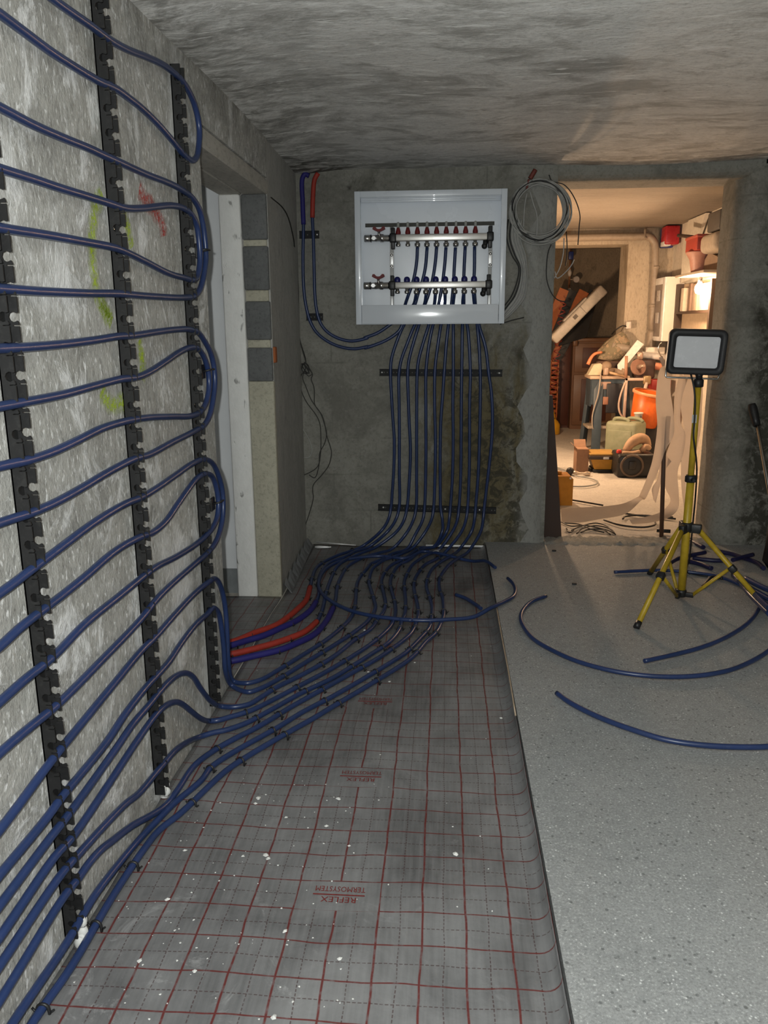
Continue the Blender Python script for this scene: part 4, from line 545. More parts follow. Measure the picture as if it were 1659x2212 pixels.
# spray paint on the left wall
def spray(name, lines_, col, w):
    g = G(name); v = g.pos(); n = g.noise(v, 26, 7, .7); n2 = g.noise(v, 120, 4, .7)
    g.base(col, .8); tr = g.n('ShaderNodeBsdfTransparent'); mx = g.n('ShaderNodeMixShader')
    U = g.n('ShaderNodeUVMap'); U.uv_map = 'w'; sx = g.n('ShaderNodeSeparateXYZ'); g.l(U.outputs[0], sx.inputs[0])
    edge = g.math('SUBTRACT', 1.0, g.math('ABSOLUTE', sx.outputs[0]))
    f = g.math('MULTIPLY', g.ramp(g.math('ADD', g.math('MULTIPLY', edge, .9), g.math('SUBTRACT', n, .72)), 0, .5), g.ramp(n2, .42, .6, .15, .8))
    g.l(f, mx.inputs[0]); g.l(tr.outputs[0], mx.inputs[1]); g.l(g.b.outputs[0], mx.inputs[2]); g.l(mx.outputs[0], g.out.inputs[0])
    par = bpy.data.objects['wall_left_near']
    for L in lines_:
        P = smooth_line(L, 6); vs = []; fs = []; uv = []
        for i, p in enumerate(P):
            t = (P[min(i+1, len(P)-1)]-P[max(0, i-1)]).normalized(); nn = Vector((0, -t.z, t.y))
            for s in (-1, 0, 1): q = p+nn*w*s; vs.append((WX+.0012, q.y, q.z)); uv.append(s)
        for i in range(len(P)-1):
            for k in range(2): a = i*3+k; fs.append((a, a+1, a+4, a+3))
        mb = MB(); mb.add(vs, fs); o = obj('spray_mark', mb, g.m, par)
        ul = o.data.uv_layers.new(name='w')
        for lp in o.data.loops: ul.data[lp.index].uv = (uv[lp.vertex_index], 0)
spray('green_spray', D['green'], (.45, .60, .02), .034)
spray('red_spray', D['red'], (.55, .05, .04), .042)

# ---------------------------------------------------------------- rails on the left wall
HR = .027; NC = HR-.009
def flange(mb, y, th, z0, z1):
    k0 = math.ceil((z0+.026-.019)/.05); k1 = math.floor((z1-.026-.019)/.05); zz = z0
    def cell(poly): mb.prism([(WX+a, y, b) for a, b in poly], (0, th, 0))
    for k in range(k0, k1+1):
        zc = .019+k*.05; lo = zz; hi = zc+.025 if k < k1 else z1
        P = [(0, lo), (HR, lo), (HR, zc-.0155), (HR-.011, zc-.0155), (HR-.011, zc-.0135), (HR-.001, zc-.0135), (HR, zc-.012), (HR-.002, zc-.0065), (HR-.005, zc-.0065)]
        for q in range(7): a = -PI*.30-q*(2*PI-PI*.6)/6; P.append((NC+.0088*math.cos(a), zc+.0088*math.sin(a)))
        P += [(HR-.005, zc+.0065), (HR, zc+.0075), (HR, hi), (0, hi)]
        cell(P); zz = hi
def wall_rail(y0, y1, z0, z1, label):
    t = thing('pipe_rail', (WX+.012, (y0+y1)/2, z0), label, 'pipe rail', 'notched rails on the left wall')
    obj('base_strip', MB().box((WX+.0005, y0, z0), (WX+.003, y1, z1)), M_RAIL, t)
    for y in (y0, y1-.003):
        mb = MB(); flange(mb, y, .003, z0, z1); obj('notched_flange', mb, M_RAIL, t)
    zz = z0+.09
    while zz < z1-.05:
        obj('screw', MB().lathe([(.005, 0), (.004, .0025), (.001, .003)], Matrix.Translation((WX+.003, (y0+y1)/2, zz)) @ Matrix.Rotation(PI/2, 4, 'Y'), 8), M_CHROME, t); zz += .45
    return t
wall_rail(1.332, 1.368, .035, 2.0, 'nearest black notched pipe rail, at the left edge of the photo')
wall_rail(1.852, 1.888, .03, 2.0, 'middle black notched pipe rail on the left wall')
wall_rail(2.362, 2.402, .03, 1.955, 'black notched pipe rail nearest the left doorway')
gr = pm('white_plaster', (.62, .62, .60), .9)
def lump(c, s, label):
    mb = MB()
    for k in range(7):
        mb.sphere((c[0]+random.uniform(0, s*.4), c[1]+random.uniform(-s, s)*.5, c[2]+random.uniform(-.5, .8)*s), s*random.uniform(.25, .45), None, 7, 5, (1, .7, 1.2))
    obj('plaster_lump', mb, gr, None, label, 'debris')
lump((WX+.012, 1.37, .018), .035, 'white plaster lump at the foot of the nearest rail')
lump((WX+.012, 1.885, .016), .03, 'white plaster lump at the foot of the middle rail')

# ---------------------------------------------------------------- heating pipes
PR = .0087
# tacker clip, built once and copied along the pipes
cm = MB(); arc = [(0, .011*math.cos(a), .0125+.011*math.sin(a)) for a in [PI*k/8 for k in range(9)]]
cm.tube([(0, .012, -.002), (0, .012, .006)]+arc+[(0, -.012, .006), (0, -.012, -.002)], .0032, 1, 6)
cm.tube([(0, .0125, .004), (.002, .022, .013)], .0024, 1, 5); cm.tube([(0, -.0125, .004), (-.002, -.022, .013)], .0024, 1, 5)
clip_me = None
def clips_on(pipe, pts, spacing, start=.05):
    global clip_me
    P = smooth_line(pts, 6); d = 0; nxt = start
    for a, b in zip(P, P[1:]):
        d += (b-a).length
        if d > nxt and (b-a).length > 1e-5:
            nxt = d+spacing*random.uniform(.8, 1.2); ang = math.atan2((b-a).y, (b-a).x); p = (a+b)/2
            if clip_me is None:
                o = obj('tacker_clip', cm, M_BLACK, pipe); clip_me = o.data; off = WORLD[o.name].copy()
                o.location = Vector((p.x, p.y, -.003))-WORLD[pipe.name]; o.rotation_euler = (0, 0, ang)
            else:
                o = bpy.data.objects.new('tacker_clip', clip_me); COL.objects.link(o); o.parent = pipe
                o.location = Vector((p.x, p.y, -.003))-WORLD[pipe.name]; o.rotation_euler = (0, 0, ang+random.uniform(-.15, .15))
names = ['topmost', 'second', 'third']
LAB = ['topmost blue pipe loop on the left wall, its bend above the doorway lintel',
 'outer blue pipe loop of the upper nested pair beside the doorway',
 'inner blue pipe loop of the upper nested pair beside the doorway',
 'outer blue pipe loop of the middle nested pair on the left wall',
 'inner blue pipe loop of the middle nested pair on the left wall',
 'outer blue pipe loop of the lower nested pair on the left wall',
 'inner blue pipe loop of the lower nested pair on the left wall']
def extend(P, back=1.0):
    a = Vector(P[-1]); b = Vector(P[-2]); d = (a-b).normalized()
    return [[a.x, a.y+back*-.35, a.z+(d.z/max(.2, -d.y))*.12], [a.x, a.y-back*.9, a.z+(d.z/max(.2, -d.y))*.14]]
for L, lab in zip(D['loops'], LAB):
    a = extend(L[::-1]); b = extend(L)
    obj('heating_pipe', MB().tube(a[::-1]+L+b, PR, 5, 10), M_PIPE, None, lab, 'pipe', 'blue heating pipe loops on the left wall')
LABC = ['leftmost blue pipe under the cabinet, red sleeve into the left doorway', 'second blue pipe from left under the cabinet, ending in a dark blue sleeve',
 'third blue pipe from left under the cabinet, ending in a red sleeve', 'fourth blue pipe from left under the cabinet, with the nearest dark blue sleeve',
 'fifth pipe from left under the cabinet, rising as outer pipe at the doorway edge', 'sixth pipe from left under the cabinet, rising as inner pipe at the doorway edge',
 'seventh pipe from left under the cabinet, climbing the wall in a high hump', 'eighth pipe from left under the cabinet, climbing the wall in a low hump',
 'ninth pipe from left under the cabinet, running on between the two nearer rails', 'third pipe from right under the cabinet, reaching the wall at the middle rail foot',
 'second pipe from right under the cabinet, lying just above the floor edge', 'rightmost pipe under the cabinet, lying lowest along foot of left wall']
for i, c in enumerate(D['circuits']):
    flo = [list(p) for p in c['floor']]
    lift = .004*(i % 3)
    for k, p in enumerate(flo): p[1] = min(p[1], YB-.07); p[2] = .0135+(lift*1.5 if p[1] > 3.9 else 0)
    if i == 11:
        for p in flo: p[0] = max(p[0], WX+.012)
    pts = c['wall']+flo
    if i < 4:
        # sleeve covers the last stretch, which runs on through the doorway
        last = flo[-1]; prev = flo[-2]; d = (Vector(last)-Vector(prev)).normalized()
        ext = [[last[0]+d.x*q, max(last[1]+d.y*q*.5, 2.66+.03*i), .0135] for q in (.12, .3, .7)]
        t = obj('heating_pipe', MB().tube(pts+ext, PR, 5, 10), M_PIPE, None, LABC[i], 'pipe', 'blue heating pipes from the manifold cabinet')
        k0 = {0: 5, 1: 8, 2: 10, 3: 9}[i]
        sl = smooth_line(flo[k0:]+ext, 10); mb = MB()
        mb.tube(sl, lambda q, n=len(sl): .0128, 1, 10)
        obj('red_sleeve' if i % 2 == 0 else 'blue_sleeve', mb, M_RSLEEVE if i % 2 == 0 else M_BSLEEVE, t, label='red corrugated sleeve' if i % 2 == 0 else 'dark blue corrugated sleeve')
        clips_on(t, flo, .26, .1+.05*i)
    else:
        e = [[p[0], p[1], max(p[2], .0145)] for p in c['end']]; tail = []
        if i == 11: tail = [[WX+.012, .55, .0115], [WX+.012, .1, .0115]]
        elif e: tail = extend(e)
        t = obj('heating_pipe', MB().tube(pts+e+tail, PR, 5, 10), M_PIPE, None, LABC[i], 'pipe', 'blue heating pipes from the manifold cabinet')
        clips_on(t, flo, .22, .10+.06*(i % 3))
for i, L in enumerate(D['supply']):
    t = obj('supply_pipe', MB().tube(L, PR, 5, 10), M_PIPE, None, ['blue pipe left of the cabinet, its top end in a dark blue sleeve', 'blue pipe left of the cabinet, its top end in a red sleeve'][i], 'pipe', 'pair of pipes left of the cabinet')
    obj('sleeve', MB().tube(smooth_line(L[:5 if i == 0 else 4], 6), .0125, 1, 10), M_BSLEEVE if i == 0 else M_RSLEEVE, t, label='dark blue sleeve on the upper end' if i == 0 else 'red sleeve on the upper end')
# double clips that hold the nested bends
for y, z, lab in ((2.50, 1.475, 'upper'), (2.475, 1.113, 'middle'), (2.50, .682, 'lower')):
    t = thing('pipe_bracket', (WX+.01, y, z), 'small black twin pipe bracket at the %s nested bend' % lab, 'bracket', 'brackets at the pipe bends')
    obj('plate', MB().rbox((WX+.001, y-.012, z-.022), (WX+.008, y+.028, z+.022), .003), M_BLACK, t)
    for k in range(2): obj('claw', MB().tube([(WX+.006, y+.005+k*.022, z), (WX+.03, y+.008+k*.022, z+.006), (WX+.033, y+.018+k*.022, z+.006)], .003, 2, 6), M_BLACK, t)

# rails on the back wall
def back_rail(x0, x1, z, dz, h, label, screws):
    t = thing('pipe_rail', ((x0+x1)/2, YB-.01, z), label, 'pipe rail')
    ang = math.atan2(dz, x1-x0); M = Matrix.Translation((x0, YB, z)) @ Matrix.Rotation(-ang, 4, 'Y'); w = x1-x0
    mb = MB(); mb.box((0, -.006, -h/2), (w, -.0005, h/2), M)
    for s in (-1, 1): mb.box((0, -.016, s*h/2-.0015), (w, -.0005, s*h/2+.0015), M)
    obj('strip', mb, M_RAIL, t)
    for s in screws: obj('screw', MB().lathe([(.0055, 0), (.004, .003), (.001, .0035)], M @ Matrix.Translation((s*w, -.006, 0)) @ Matrix.Rotation(PI/2, 4, 'X'), 10), M_ZINC, t)
    n = int(w/.017)
    for k in range(n):
        if k % 3: obj('hole', MB().lathe([(.0035, 0), (.0035, .0012)], M @ Matrix.Translation(((k+.5)*w/n, -.006, 0)) @ Matrix.Rotation(PI/2, 4, 'X'), 6), pm('rail_hole', (.13, .13, .12), .8), t)
    return t
back_rail(-.361, .314, .997, -.006, .035, 'black rail across the pipes just below the manifold cabinet', (.02, .68, .975))
back_rail(-.376, .300, .230, -.012, .034, 'black rail across the pipes low on the back wall', (.045, .57, .86))
back_rail(-.787, -.680, 1.727, 0, .036, 'short black rail holding the two pipes near the ceiling', (.9,))
back_rail(-.762, -.670, 1.298, 0, .036, 'short black rail holding the two pipes before their bend', (.2,))

# loose pipes and offcuts on the floor
obj('pipe_offcut', MB().tube([[p[0], p[1], max(p[2], .045) if p[0] > .19 else p[2]] for p in D['loose_arc']], PR, 6, 10), M_PIPE, None, 'long curled blue pipe lying across the other pipes on the mat', 'pipe')
LO = D['loose']
for key, lab in (('small', 'short blue pipe piece lying alone on the mat'), ('hook', 'hook-shaped blue pipe on the concrete, in front of the tripod'), ('short', 'curved blue pipe running from the tripod foot across the concrete'),
                 ('near', 'blue pipe on the concrete nearest the camera'), ('behind', 'blue pipe lying behind the tripod legs'), ('d1', 'short violet pipe piece behind the tripod column'),
                 ('d2', 'bent dark pipe piece crossing behind the tripod column'), ('d3', 'short pipe piece ending at the tripod right brace'), ('d4', 'straight dark pipe piece between tripod and back wall'),
                 ('d5', 'dark pipe on the floor running to the right wall corner'), ('d6', 'short black tube lying at the workshop doorway'), ('d7', 'dark pipe piece crossing another near the black bag')):
    r = PR if key in ('small', 'hook', 'short', 'near', 'behind') else .0115
    o = obj('pipe_offcut', MB().tube([[p[0], p[1], p[2]] for p in LO[key]], r, 6, 10), M_BLACK if key == 'd6' else M_PIPE if r == PR else pm('dark_violet_pipe', (.014, .014, .06), .4), None, lab, 'pipe', 'loose pipe offcuts')
obj('rubber_strap', MB().tube(LO['black'], .008, 5, 8), M_BLACK, None, 'short black rubber strap under the tripod brace', 'strap')
for k, L in enumerate(D['bundle']):
    obj('pipe_offcut', MB().tube(L, .0125, 5, 10), M_PIPE, None, ['lowest', 'second', 'third', 'outermost', 'topmost'][k]+' blue pipe piece in the pile at the right tripod foot', 'pipe', 'pile of pipe pieces by the tripod')

# ---------------------------------------------------------------- manifold cabinet
CY0 = YB-.12
cab = thing('manifold_cabinet', (-.083, YB-.06, 1.255), 'open white manifold cabinet mounted on the back wall', 'cabinet')
x0, x1, z0, z1 = -.475, .309, 1.255, 1.923; fw_ = .030
mb = MB()
for lo, hi in (((x0, z0), (x0+fw_, z1)), ((x1-fw_, z0), (x1, z1)), ((x0+fw_, z1-fw_), (x1-fw_, z1)), ((x0+fw_, z0), (x1-fw_, z0+.012))):
    mb.rbox((lo[0], CY0, lo[1]), (hi[0], CY0+.012, hi[1]), .002)
obj('frame', mb, M_WHITE, cab)
mb = MB()
mb.box((x0+.02, CY0+.01, z0+.1), (x0+.024, YB-.001, z1-.02)); mb.box((x1-.024, CY0+.01, z0+.1), (x1-.02, YB-.001, z1-.02)); mb.box((x0+.02, CY0+.01, z1-.024), (x1-.02, YB-.001, z1-.02))
for k in range(3): mb.rbox((x0+.03, CY0+.016+k*.012, z1-.034-k*.008), (x1-.03, CY0+.022+k*.012, z1-.024), .002)     # folded lips under the top
obj('side_panel', mb, M_WHITE, cab)
mb = MB(); sz0, sz1 = 1.758, 1.778
mb.box((x0+.024, YB-.006, sz1), (x1-.024, YB-.002, z1-.024)); mb.box((x0+.024, YB-.006, z0+.05), (x1-.024, YB-.002, sz0)); mb.box((x0+.024, YB-.006, sz0), (-.43, YB-.002, sz1)); mb.box((.252, YB-.006, sz0), (x1-.024, YB-.002, sz1))
mb.v = [(x, y-(z-1.28)*.024-(x+.1)*.0, z) if True else 0 for x, y, z in mb.v]
obj('back_panel', mb, M_WHITE, cab)
obj('back_slot', MB().box((-.43, YB-.0025, sz0), (.252, YB-.0015, sz1)), pm('wall_behind_slot', (.10, .10, .09), .9), cab, label='dark slot across the back panel')
g = G('white_gloss_enamel'); n = g.noise(g.pos(), 3, 4); g.base(g.mix(g.ramp(n, .3, .7), (.72, .77, .84), (.76, .81, .88)), .17); g.b.inputs['Specular IOR Level'].default_value = 1.0; M_ENAMEL = g.m
AP = Matrix.Translation((-.083, CY0, z0)) @ Matrix.Rotation(.016, 4, 'Z') @ Matrix.Rotation(.006, 4, 'X')
obj('apron', MB().rbox((-.36, -.006, .004), (.36, .002, .100), .002, AP), M_ENAMEL, cab, label='glossy white lower front panel')
obj('fixing_screw', MB().lathe([(.006, 0), (.006, .004), (.002, .006)], Matrix.Translation((-.437, YB-.006, 1.742)) @ Matrix.Rotation(PI/2, 4, 'X'), 10), M_BLACK, cab)

def manifold(yc, zt, zb, xa, xb, red, label):
    zc = (zt+zb)/2; t = thing('manifold', ((xa+xb)/2, yc, zb), label, 'manifold')
    obj('bar', MB().rbox((xa, yc-.018, zb), (xb, yc+.018, zt), .005), M_STEEL, t)
    for xc, s in ((xa-.014, -1), (xb+.012, 1)):
        mb = MB(); mb.rbox((xc-.018, yc-.022, zb-.006), (xc+.018, yc+.022, zt+.006), .007); mb.rbox((xc-.010, yc-.015, zb-.038), (xc+.010, yc+.022, zt+.034), .003)
        obj('holder', mb, M_BLACK, t)
    # stop valve on the left
    XA = Matrix.Rotation(PI/2, 4, 'Y'); vx = xa-.032
    va = MB(); va.lathe([(.014, 0), (.017, .004), (.017, .028), (.021, .032), (.021, .048), (.016, .052), (.018, .07), (.016, .084), (.0165, .09), (.0165, .10), (.019, .102), (.019, .130), (.017, .133), (.012, .134)], Matrix.Translation((vx, yc, zc)) @ Matrix.Rotation(-PI/2, 4, 'Y'), 18)
    va.cyl((vx-.056, yc, zc+.01), (vx-.056, yc, zc+.034), .007)
    val = obj('stop_valve', va, M_CHROME, t)
    obj('union_nut', MB().lathe([(.011, 0), (.011, .007)], Matrix.Translation((vx-.082, yc-.014, zc)) @ Matrix.Rotation(PI/2, 4, 'X'), 6), M_ZINC, val)
    obj('seal_ring', MB().lathe([(.0195, 0), (.0195, .005)], Matrix.Translation((vx-.095, yc, zc)) @ Matrix.Rotation(-PI/2, 4, 'Y'), 18), M_BLACK, val)
    h = MB(); hz = zc+.034
    prof = [(-.034, .012), (-.030, .024), (-.020, .025), (-.010, .014), (0, .012), (.010, .014), (.020, .025), (.030, .024), (.034, .012), (.024, .006), (.010, .0), (0, -.002), (-.010, .0), (-.024, .006)]
    h.prism([(vx-.056+a, yc-.006, hz+b) for a, b in prof], (0, .012, 0)); obj('handle', h, M_REDP, val, label='red butterfly handle')
    for k in range(9):
        x = (-.2515 if red else -.255)+k*.0503
        if red:
            f = obj('flow_meter', MB().lathe([(.013, 0), (.0135, .012), (.009, .028), (.0075, .034)], Matrix.Translation((x, yc, zt)), 14), M_REDP, t)
            obj('gauge_tube', MB().lathe([(.0075, 0), (.0075, .022), (.006, .026), (.002, .028)], Matrix.Translation((x, yc, zt+.034)), 12), M_CLEAR, f)
        else:
            obj('valve_cap', MB().lathe([(.0150, 0), (.0160, .004), (.0160, .014), (.0135, .022), (.008, .0265), (.002, .028)], Matrix.Translation((x, yc, zt)), 14), M_BLUEP, t)
        o = obj('outlet', MB().lathe([(.009, 0), (.009, -.010), (.0125, -.012), (.0125, -.022), (.010, -.026)], Matrix.Translation((x, yc, zb)), 12), M_CHROME, t)
        if k > 1: obj('compression_nut', MB().lathe([(.0145, 0), (.0145, -.014), (.0105, -.020)], Matrix.Translation((x, yc, zb-.010)), 6), M_CHROME, o)
    dr = MB(); dr.cyl((xb-.010, yc, zb), (xb-.016, yc-.01, zb-.034), .014, .011); dr.sphere((xb-.017, yc-.01, zb-.03), .015); obj('drain_plug', dr, M_BLACK, t)
manifold(YB-.070, 1.714, 1.679, -.265, .216, True, 'upper manifold bar with red flow gauges in the cabinet')
manifold(YB-.100, 1.472, 1.439, -.268, .212, False, 'lower manifold bar with dark blue caps in the cabinet')
for x, lab in ((-.287, 'left'), (.232, 'right')):
    t = thing('mounting_strap', (x, YB-.03, 1.30), 'vertical zinc strap at the %s end of the manifolds' % lab, 'bracket', 'straps behind the manifolds')
    obj('strap', MB().rbox((x-.0095, YB-.045, 1.30), (x+.0095, YB-.041, 1.755), .001, seg=1), pm('grey_zinc', (.16, .16, .155), .4, .5), t)
    obj('bracket_plate', MB().rbox((x-.0105, YB-.064, 1.545), (x+.0105, YB-.045, 1.625), .002), M_ZINC, t)
    obj('lower_plate', MB().rbox((x-.0075, YB-.064, 1.27), (x+.0075, YB-.045, 1.405), .001), M_ZINC, t)
    for z in (1.746, 1.612, 1.556): obj('screw', MB().lathe([(.008, 0), (.007, .004), (.002, .005)], Matrix.Translation((x, YB-.064 if z < 1.7 else YB-.045, z)) @ Matrix.Rotation(PI/2, 4, 'X'), 10), M_CHROME, t)

# ---------------------------------------------------------------- wires
w = thing('cable_bundle', (-.78, YB-.05, .1), 'thin dark wires hanging in the corner left of the cabinet', 'wires')
for L in D['lwires']: obj('wire', MB().tube(L, .0027, 5, 6), pm('dusty_dark_wire', (.035, .034, .03), .6), w)
kn = MB(); 
for k in range(4): kn.tube([(-.772+.02*math.cos(a+k), YB-.02-.004*k, 1.02+.028*math.sin(a)) for a in [j*2*PI/10 for j in range(10)]], .002, 3, 6, closed=True)
obj('knot', kn, M_WIREB, w)
obj('white_wire', MB().tube(D['lwire_white'], .0017, 5, 6), M_WIREW, None, 'thin white wire end curling in the corner of the room', 'wire')
t = thing('cable_coil', (.35, YB-.03, 1.4), 'coil of grey and black cables hung between cabinet and doorway', 'cable coil')
for k, L in enumerate(D['coil']): obj('coil_turn', MB().tube(L, .0036, 3, 6, closed=True), M_WIREB if k in (3, 8, 12) else M_WIREG, t)
for k, L in enumerate(D['coilb']): obj('hanging_strand', MB().tube(L, .0035, 5, 6), M_WIREB if k in (0, 1) else M_WIREG, t)
for k, L in enumerate(D['coilw']): obj('loose_end', MB().tube(L, .0028, 5, 6), M_WIREB if k in (0, 1, 2, 7) else M_WIREW, t)
for k, L in enumerate(D['conduit']): obj('conduit_end', MB().tube(L, .012 if k == 0 else .006, 4, 10), pm('brown_red_conduit', (.16, .035, .025), .5), t, label='brownish red conduit end')

# metal strip and rods lying at the foot of the back wall
obj('metal_rod', MB().tube([(-.735, YB-.045, .028), (-.50, YB-.075, .020)], .004, 1, 8), M_ZINC, None, 'shiny metal rod lying at the foot of the back wall', 'rod')
obj('metal_sleeve', MB().tube([(-.735, YB-.10, .014), (-.71, YB-.10, .014), (-.66, YB-.10, .014), (-.64, YB-.10, .014)], lambda q: .004+.005*math.sin(min(1, q*1.3)*PI), 4, 8), M_ZINC, None, 'short shiny metal sleeve under the rod in the corner', 'rod')
obj('metal_strip', MB().rbox((-.10, YB-.03, .004), (.235, YB-.022, .016), .001), M_ZINC, None, 'thin shiny strip along the back wall behind the pipes', 'strip')
mb = MB(); 
for k in range(9):
    a = k*.7; mb.add([(-.045+.03*math.cos(a), YB-.22+.03*math.sin(a), .012+.004*k), (-.045+.035*math.cos(a+.9), YB-.22+.025*math.sin(a+.9), .03+.002*k), (-.045, YB-.22, .04)], [(0, 1, 2), (2, 1, 0)])
obj('plastic_scrap', mb, pm('clear_plastic_scrap', (.5, .5, .52), .15), None, 'crumpled clear plastic scrap among the pipes', 'scrap')
for k, (x, y) in enumerate(((.62, 3.70), (.60, 4.28))):
    obj('dark_chip', MB().rbox((x, y, SZ), (x+.022, y+.014, SZ+.008), .003), M_BLACK, None, ['dark chip on the concrete in front of the doorway', 'dark chip on the concrete close to the doorway'][k], 'debris')

# ---------------------------------------------------------------- tripod with work light
CT = Vector((1.072, 3.50, 0))
tp = thing('light_tripod', (CT.x, CT.y, SZ), 'yellow steel tripod carrying the work light', 'tripod')
obj('lower_column', MB().cyl((CT.x, CT.y, .065), (CT.x, CT.y, .60), .0175), M_YEL, tp)
obj('upper_column', MB().cyl((CT.x, CT.y, .55), (CT.x, CT.y, 1.0), .0135), M_YEL, tp)
mb = MB(); mb.lathe([(.020, 0), (.024, .003), (.024, .028), (.020, .032)], Matrix.Translation((CT.x, CT.y, .575)), 18); mb.cyl((CT.x, CT.y-.02, .59), (CT.x, CT.y-.05, .59), .007); obj('clamp_collar', mb, M_BLACK, tp)
mb = MB(); mb.lathe([(.016, 0), (.021, .003), (.021, .03), (.016, .034)], Matrix.Translation((CT.x, CT.y, .985)), 18); obj('top_collar', mb, M_BLACK, tp)
feet = [Vector((.797, 3.143, SZ)), Vector((1.40, 3.36, SZ)), Vector((1.03, 3.88, SZ))]
hub = MB(); hub.lathe([(.021, 0), (.026, .004), (.026, .036), (.021, .04)], Matrix.Translation((CT.x, CT.y, .355)), 18)
bot = MB(); bot.lathe([(.017, 0), (.022, .003), (.022, .03), (.019, .034)], Matrix.Translation((CT.x, CT.y, .05)), 18)
for f in feet:
    d = (f-CT); d.z = 0; d.normalize()
    a = Vector((CT.x, CT.y, .372))+d*.045; hub.rbox((-.012, -.012, -.022), (.05, .012, .018), .004, Matrix.Translation(Vector((CT.x, CT.y, .372))+d*.012) @ Matrix.Rotation(math.atan2(d.y, d.x), 4, 'Z'))
    bot.rbox((0, -.008, -.01), (.04, .008, .012), .003, Matrix.Translation(Vector((CT.x, CT.y, .062))+d*.012) @ Matrix.Rotation(math.atan2(d.y, d.x), 4, 'Z'))
    end = f+Vector((0, 0, .012)); lg = obj('leg', MB().cyl(a, end, .0115), M_YEL, tp)
    u = (end-a).normalized(); obj('rubber_foot', MB().cyl(end-u*.02, end+u*.010, .0135), M_BLACK, lg)
    m = a.lerp(end, .50); obj('leg_joint', MB().rbox((-.016, -.014, -.016), (.016, .014, .016), .004, Matrix.Translation(m) @ u.to_track_quat('Z', 'Y').to_matrix().to_4x4()), M_BLACK, lg)
    obj('brace', MB().cyl(Vector((CT.x, CT.y, .062))+d*.045, m-d*.012, .0075), M_YEL, tp)
obj('hub', hub, M_BLACK, tp); obj('foot_hub', bot, M_BLACK, tp)
wl = thing('work_light', (CT.x, CT.y, 1.02), 'switched-off black LED work light on the yellow tripod', 'lamp')
LM = Matrix.Translation((1.052, CT.y, 1.132)) @ Matrix.Rotation(math.radians(-4), 4, 'Z') @ Matrix.Rotation(math.radians(2.0), 4, 'Y') @ Matrix.Rotation(math.radians(4), 4, 'X')
def rrect(w, h, r, n=5):
    out = []
    for cx, cz, a0 in ((w/2-r, h/2-r, 0), (-w/2+r, h/2-r, PI/2), (-w/2+r, -h/2+r, PI), (w/2-r, -h/2+r, 1.5*PI)):
        for k in range(n+1): a = a0+k*PI/2/n; out.append((cx+r*math.cos(a), cz+r*math.sin(a)))
    return out
def ring(mb, loops, M, smooth=True):
    n = len(loops[0][0]); vs = []
    for lp, y in loops: vs += [M @ Vector((a, y, b)) for a, b in lp]
    fs = []
    for i in range(len(loops)-1):
        for k in range(n): k2 = (k+1) % n; fs.append((i*n+k, i*n+k2, (i+1)*n+k2, (i+1)*n+k))
    mb.add(vs, fs, smooth)
    return mb
hs = MB(); ring(hs, [(rrect(.176, .128, .010), -.012), (rrect(.180, .132, .012), -.026), (rrect(.215, .168, .022), -.030), (rrect(.228, .182, .026), -.026), (rrect(.234, .188, .028), -.012), (rrect(.234, .188, .028), .012), (rrect(.20, .15, .02), .030), (rrect(.17, .12, .02), .046)], LM)
bk_ = rrect(.17, .12, .02); hs.add([LM @ Vector((a, .046, b)) for a, b in bk_], [tuple(range(len(bk_)))])
obj('housing', hs, pm('black_rubber_housing', (.018, .018, .020), .55, var=.1, bump=.1), wl)
gl_ = rrect(.178, .130, .010); mb = MB(); mb.prism([LM @ Vector((a, -.012, b)) for a, b in gl_], LM.to_3x3() @ Vector((0, -.003, 0))); obj('front_glass', mb, M_GLASS, wl, label='pale front glass')
br = MB(); br.tube([LM @ Vector(p) for p in ((-.112, 0, -.06), (-.112, -.005, -.105), (-.108, -.006, -.109), (.098, -.006, -.109), (.102, -.005, -.105), (.112, 0, -.06))], .004, 1, 8); obj('bracket', br, M_CHROME, wl)
obj('swivel_mount', MB().lathe([(.014, 0), (.014, .028), (.020, .034)], Matrix.Translation((CT.x, CT.y, 1.005)), 14), M_BLACK, wl)
obj('power_cable', MB().tube([(1.035, CT.y-.01, 1.04), (1.045, CT.y-.03, .99), (1.055, CT.y-.03, .93), (1.06, CT.y-.026, .86), (1.062, CT.y-.024, .78), (1.075, CT.y-.02, .72), (1.10, CT.y+.02, .64), (1.13, CT.y+.10, .50), (1.16, CT.y+.2, .33), (1.19, CT.y+.3, .15), (1.22, CT.y+.4, SZ+.006), (1.30, CT.y+.35, SZ+.006)], .004, 5, 8), M_WIREB, wl)
lb = MB(); lb.rbox((1.052, CT.y-.0165, .835), (1.072, CT.y-.0155, .87), .0004, seg=1); obj('warning_sticker', lb, pm('white_sticker', (.6, .6, .58), .4), tp)

# ---------------------------------------------------------------- right edge: leaning broom and black bag
t = thing('shovel', (1.72, 4.2, SZ), 'long-handled tool leaning at the right edge', 'tool')
obj('shaft', MB().tube([(1.72, 4.02, .06), (1.635, 4.36, .80)], .010, 1, 10), M_CHROME, t)
obj('grip', MB().tube([(1.645, 4.33, .72), (1.632, 4.37, .80), (1.626, 4.38, .83)], lambda q: .018+.006*math.sin(q*PI), 3, 10), M_BLACK, t)
bg = MB(); prof = [(.10, 0), (.14, .05), (.15, .2), (.13, .33), (.09, .40), (.05, .42)]
vs = []; n = 20
for r, z in prof:
    for k in range(n): a = 2*PI*k/n; q = 1+.1*math.sin(a*5+z*14)+.05*math.sin(a*9); vs.append((1.74+r*q*math.cos(a)*.9, 3.96+r*q*math.sin(a)*.8, SZ+z))
fs = [(i*n+k, i*n+(k+1) % n, (i+1)*n+(k+1) % n, (i+1)*n+k) for i in range(len(prof)-1) for k in range(n)]
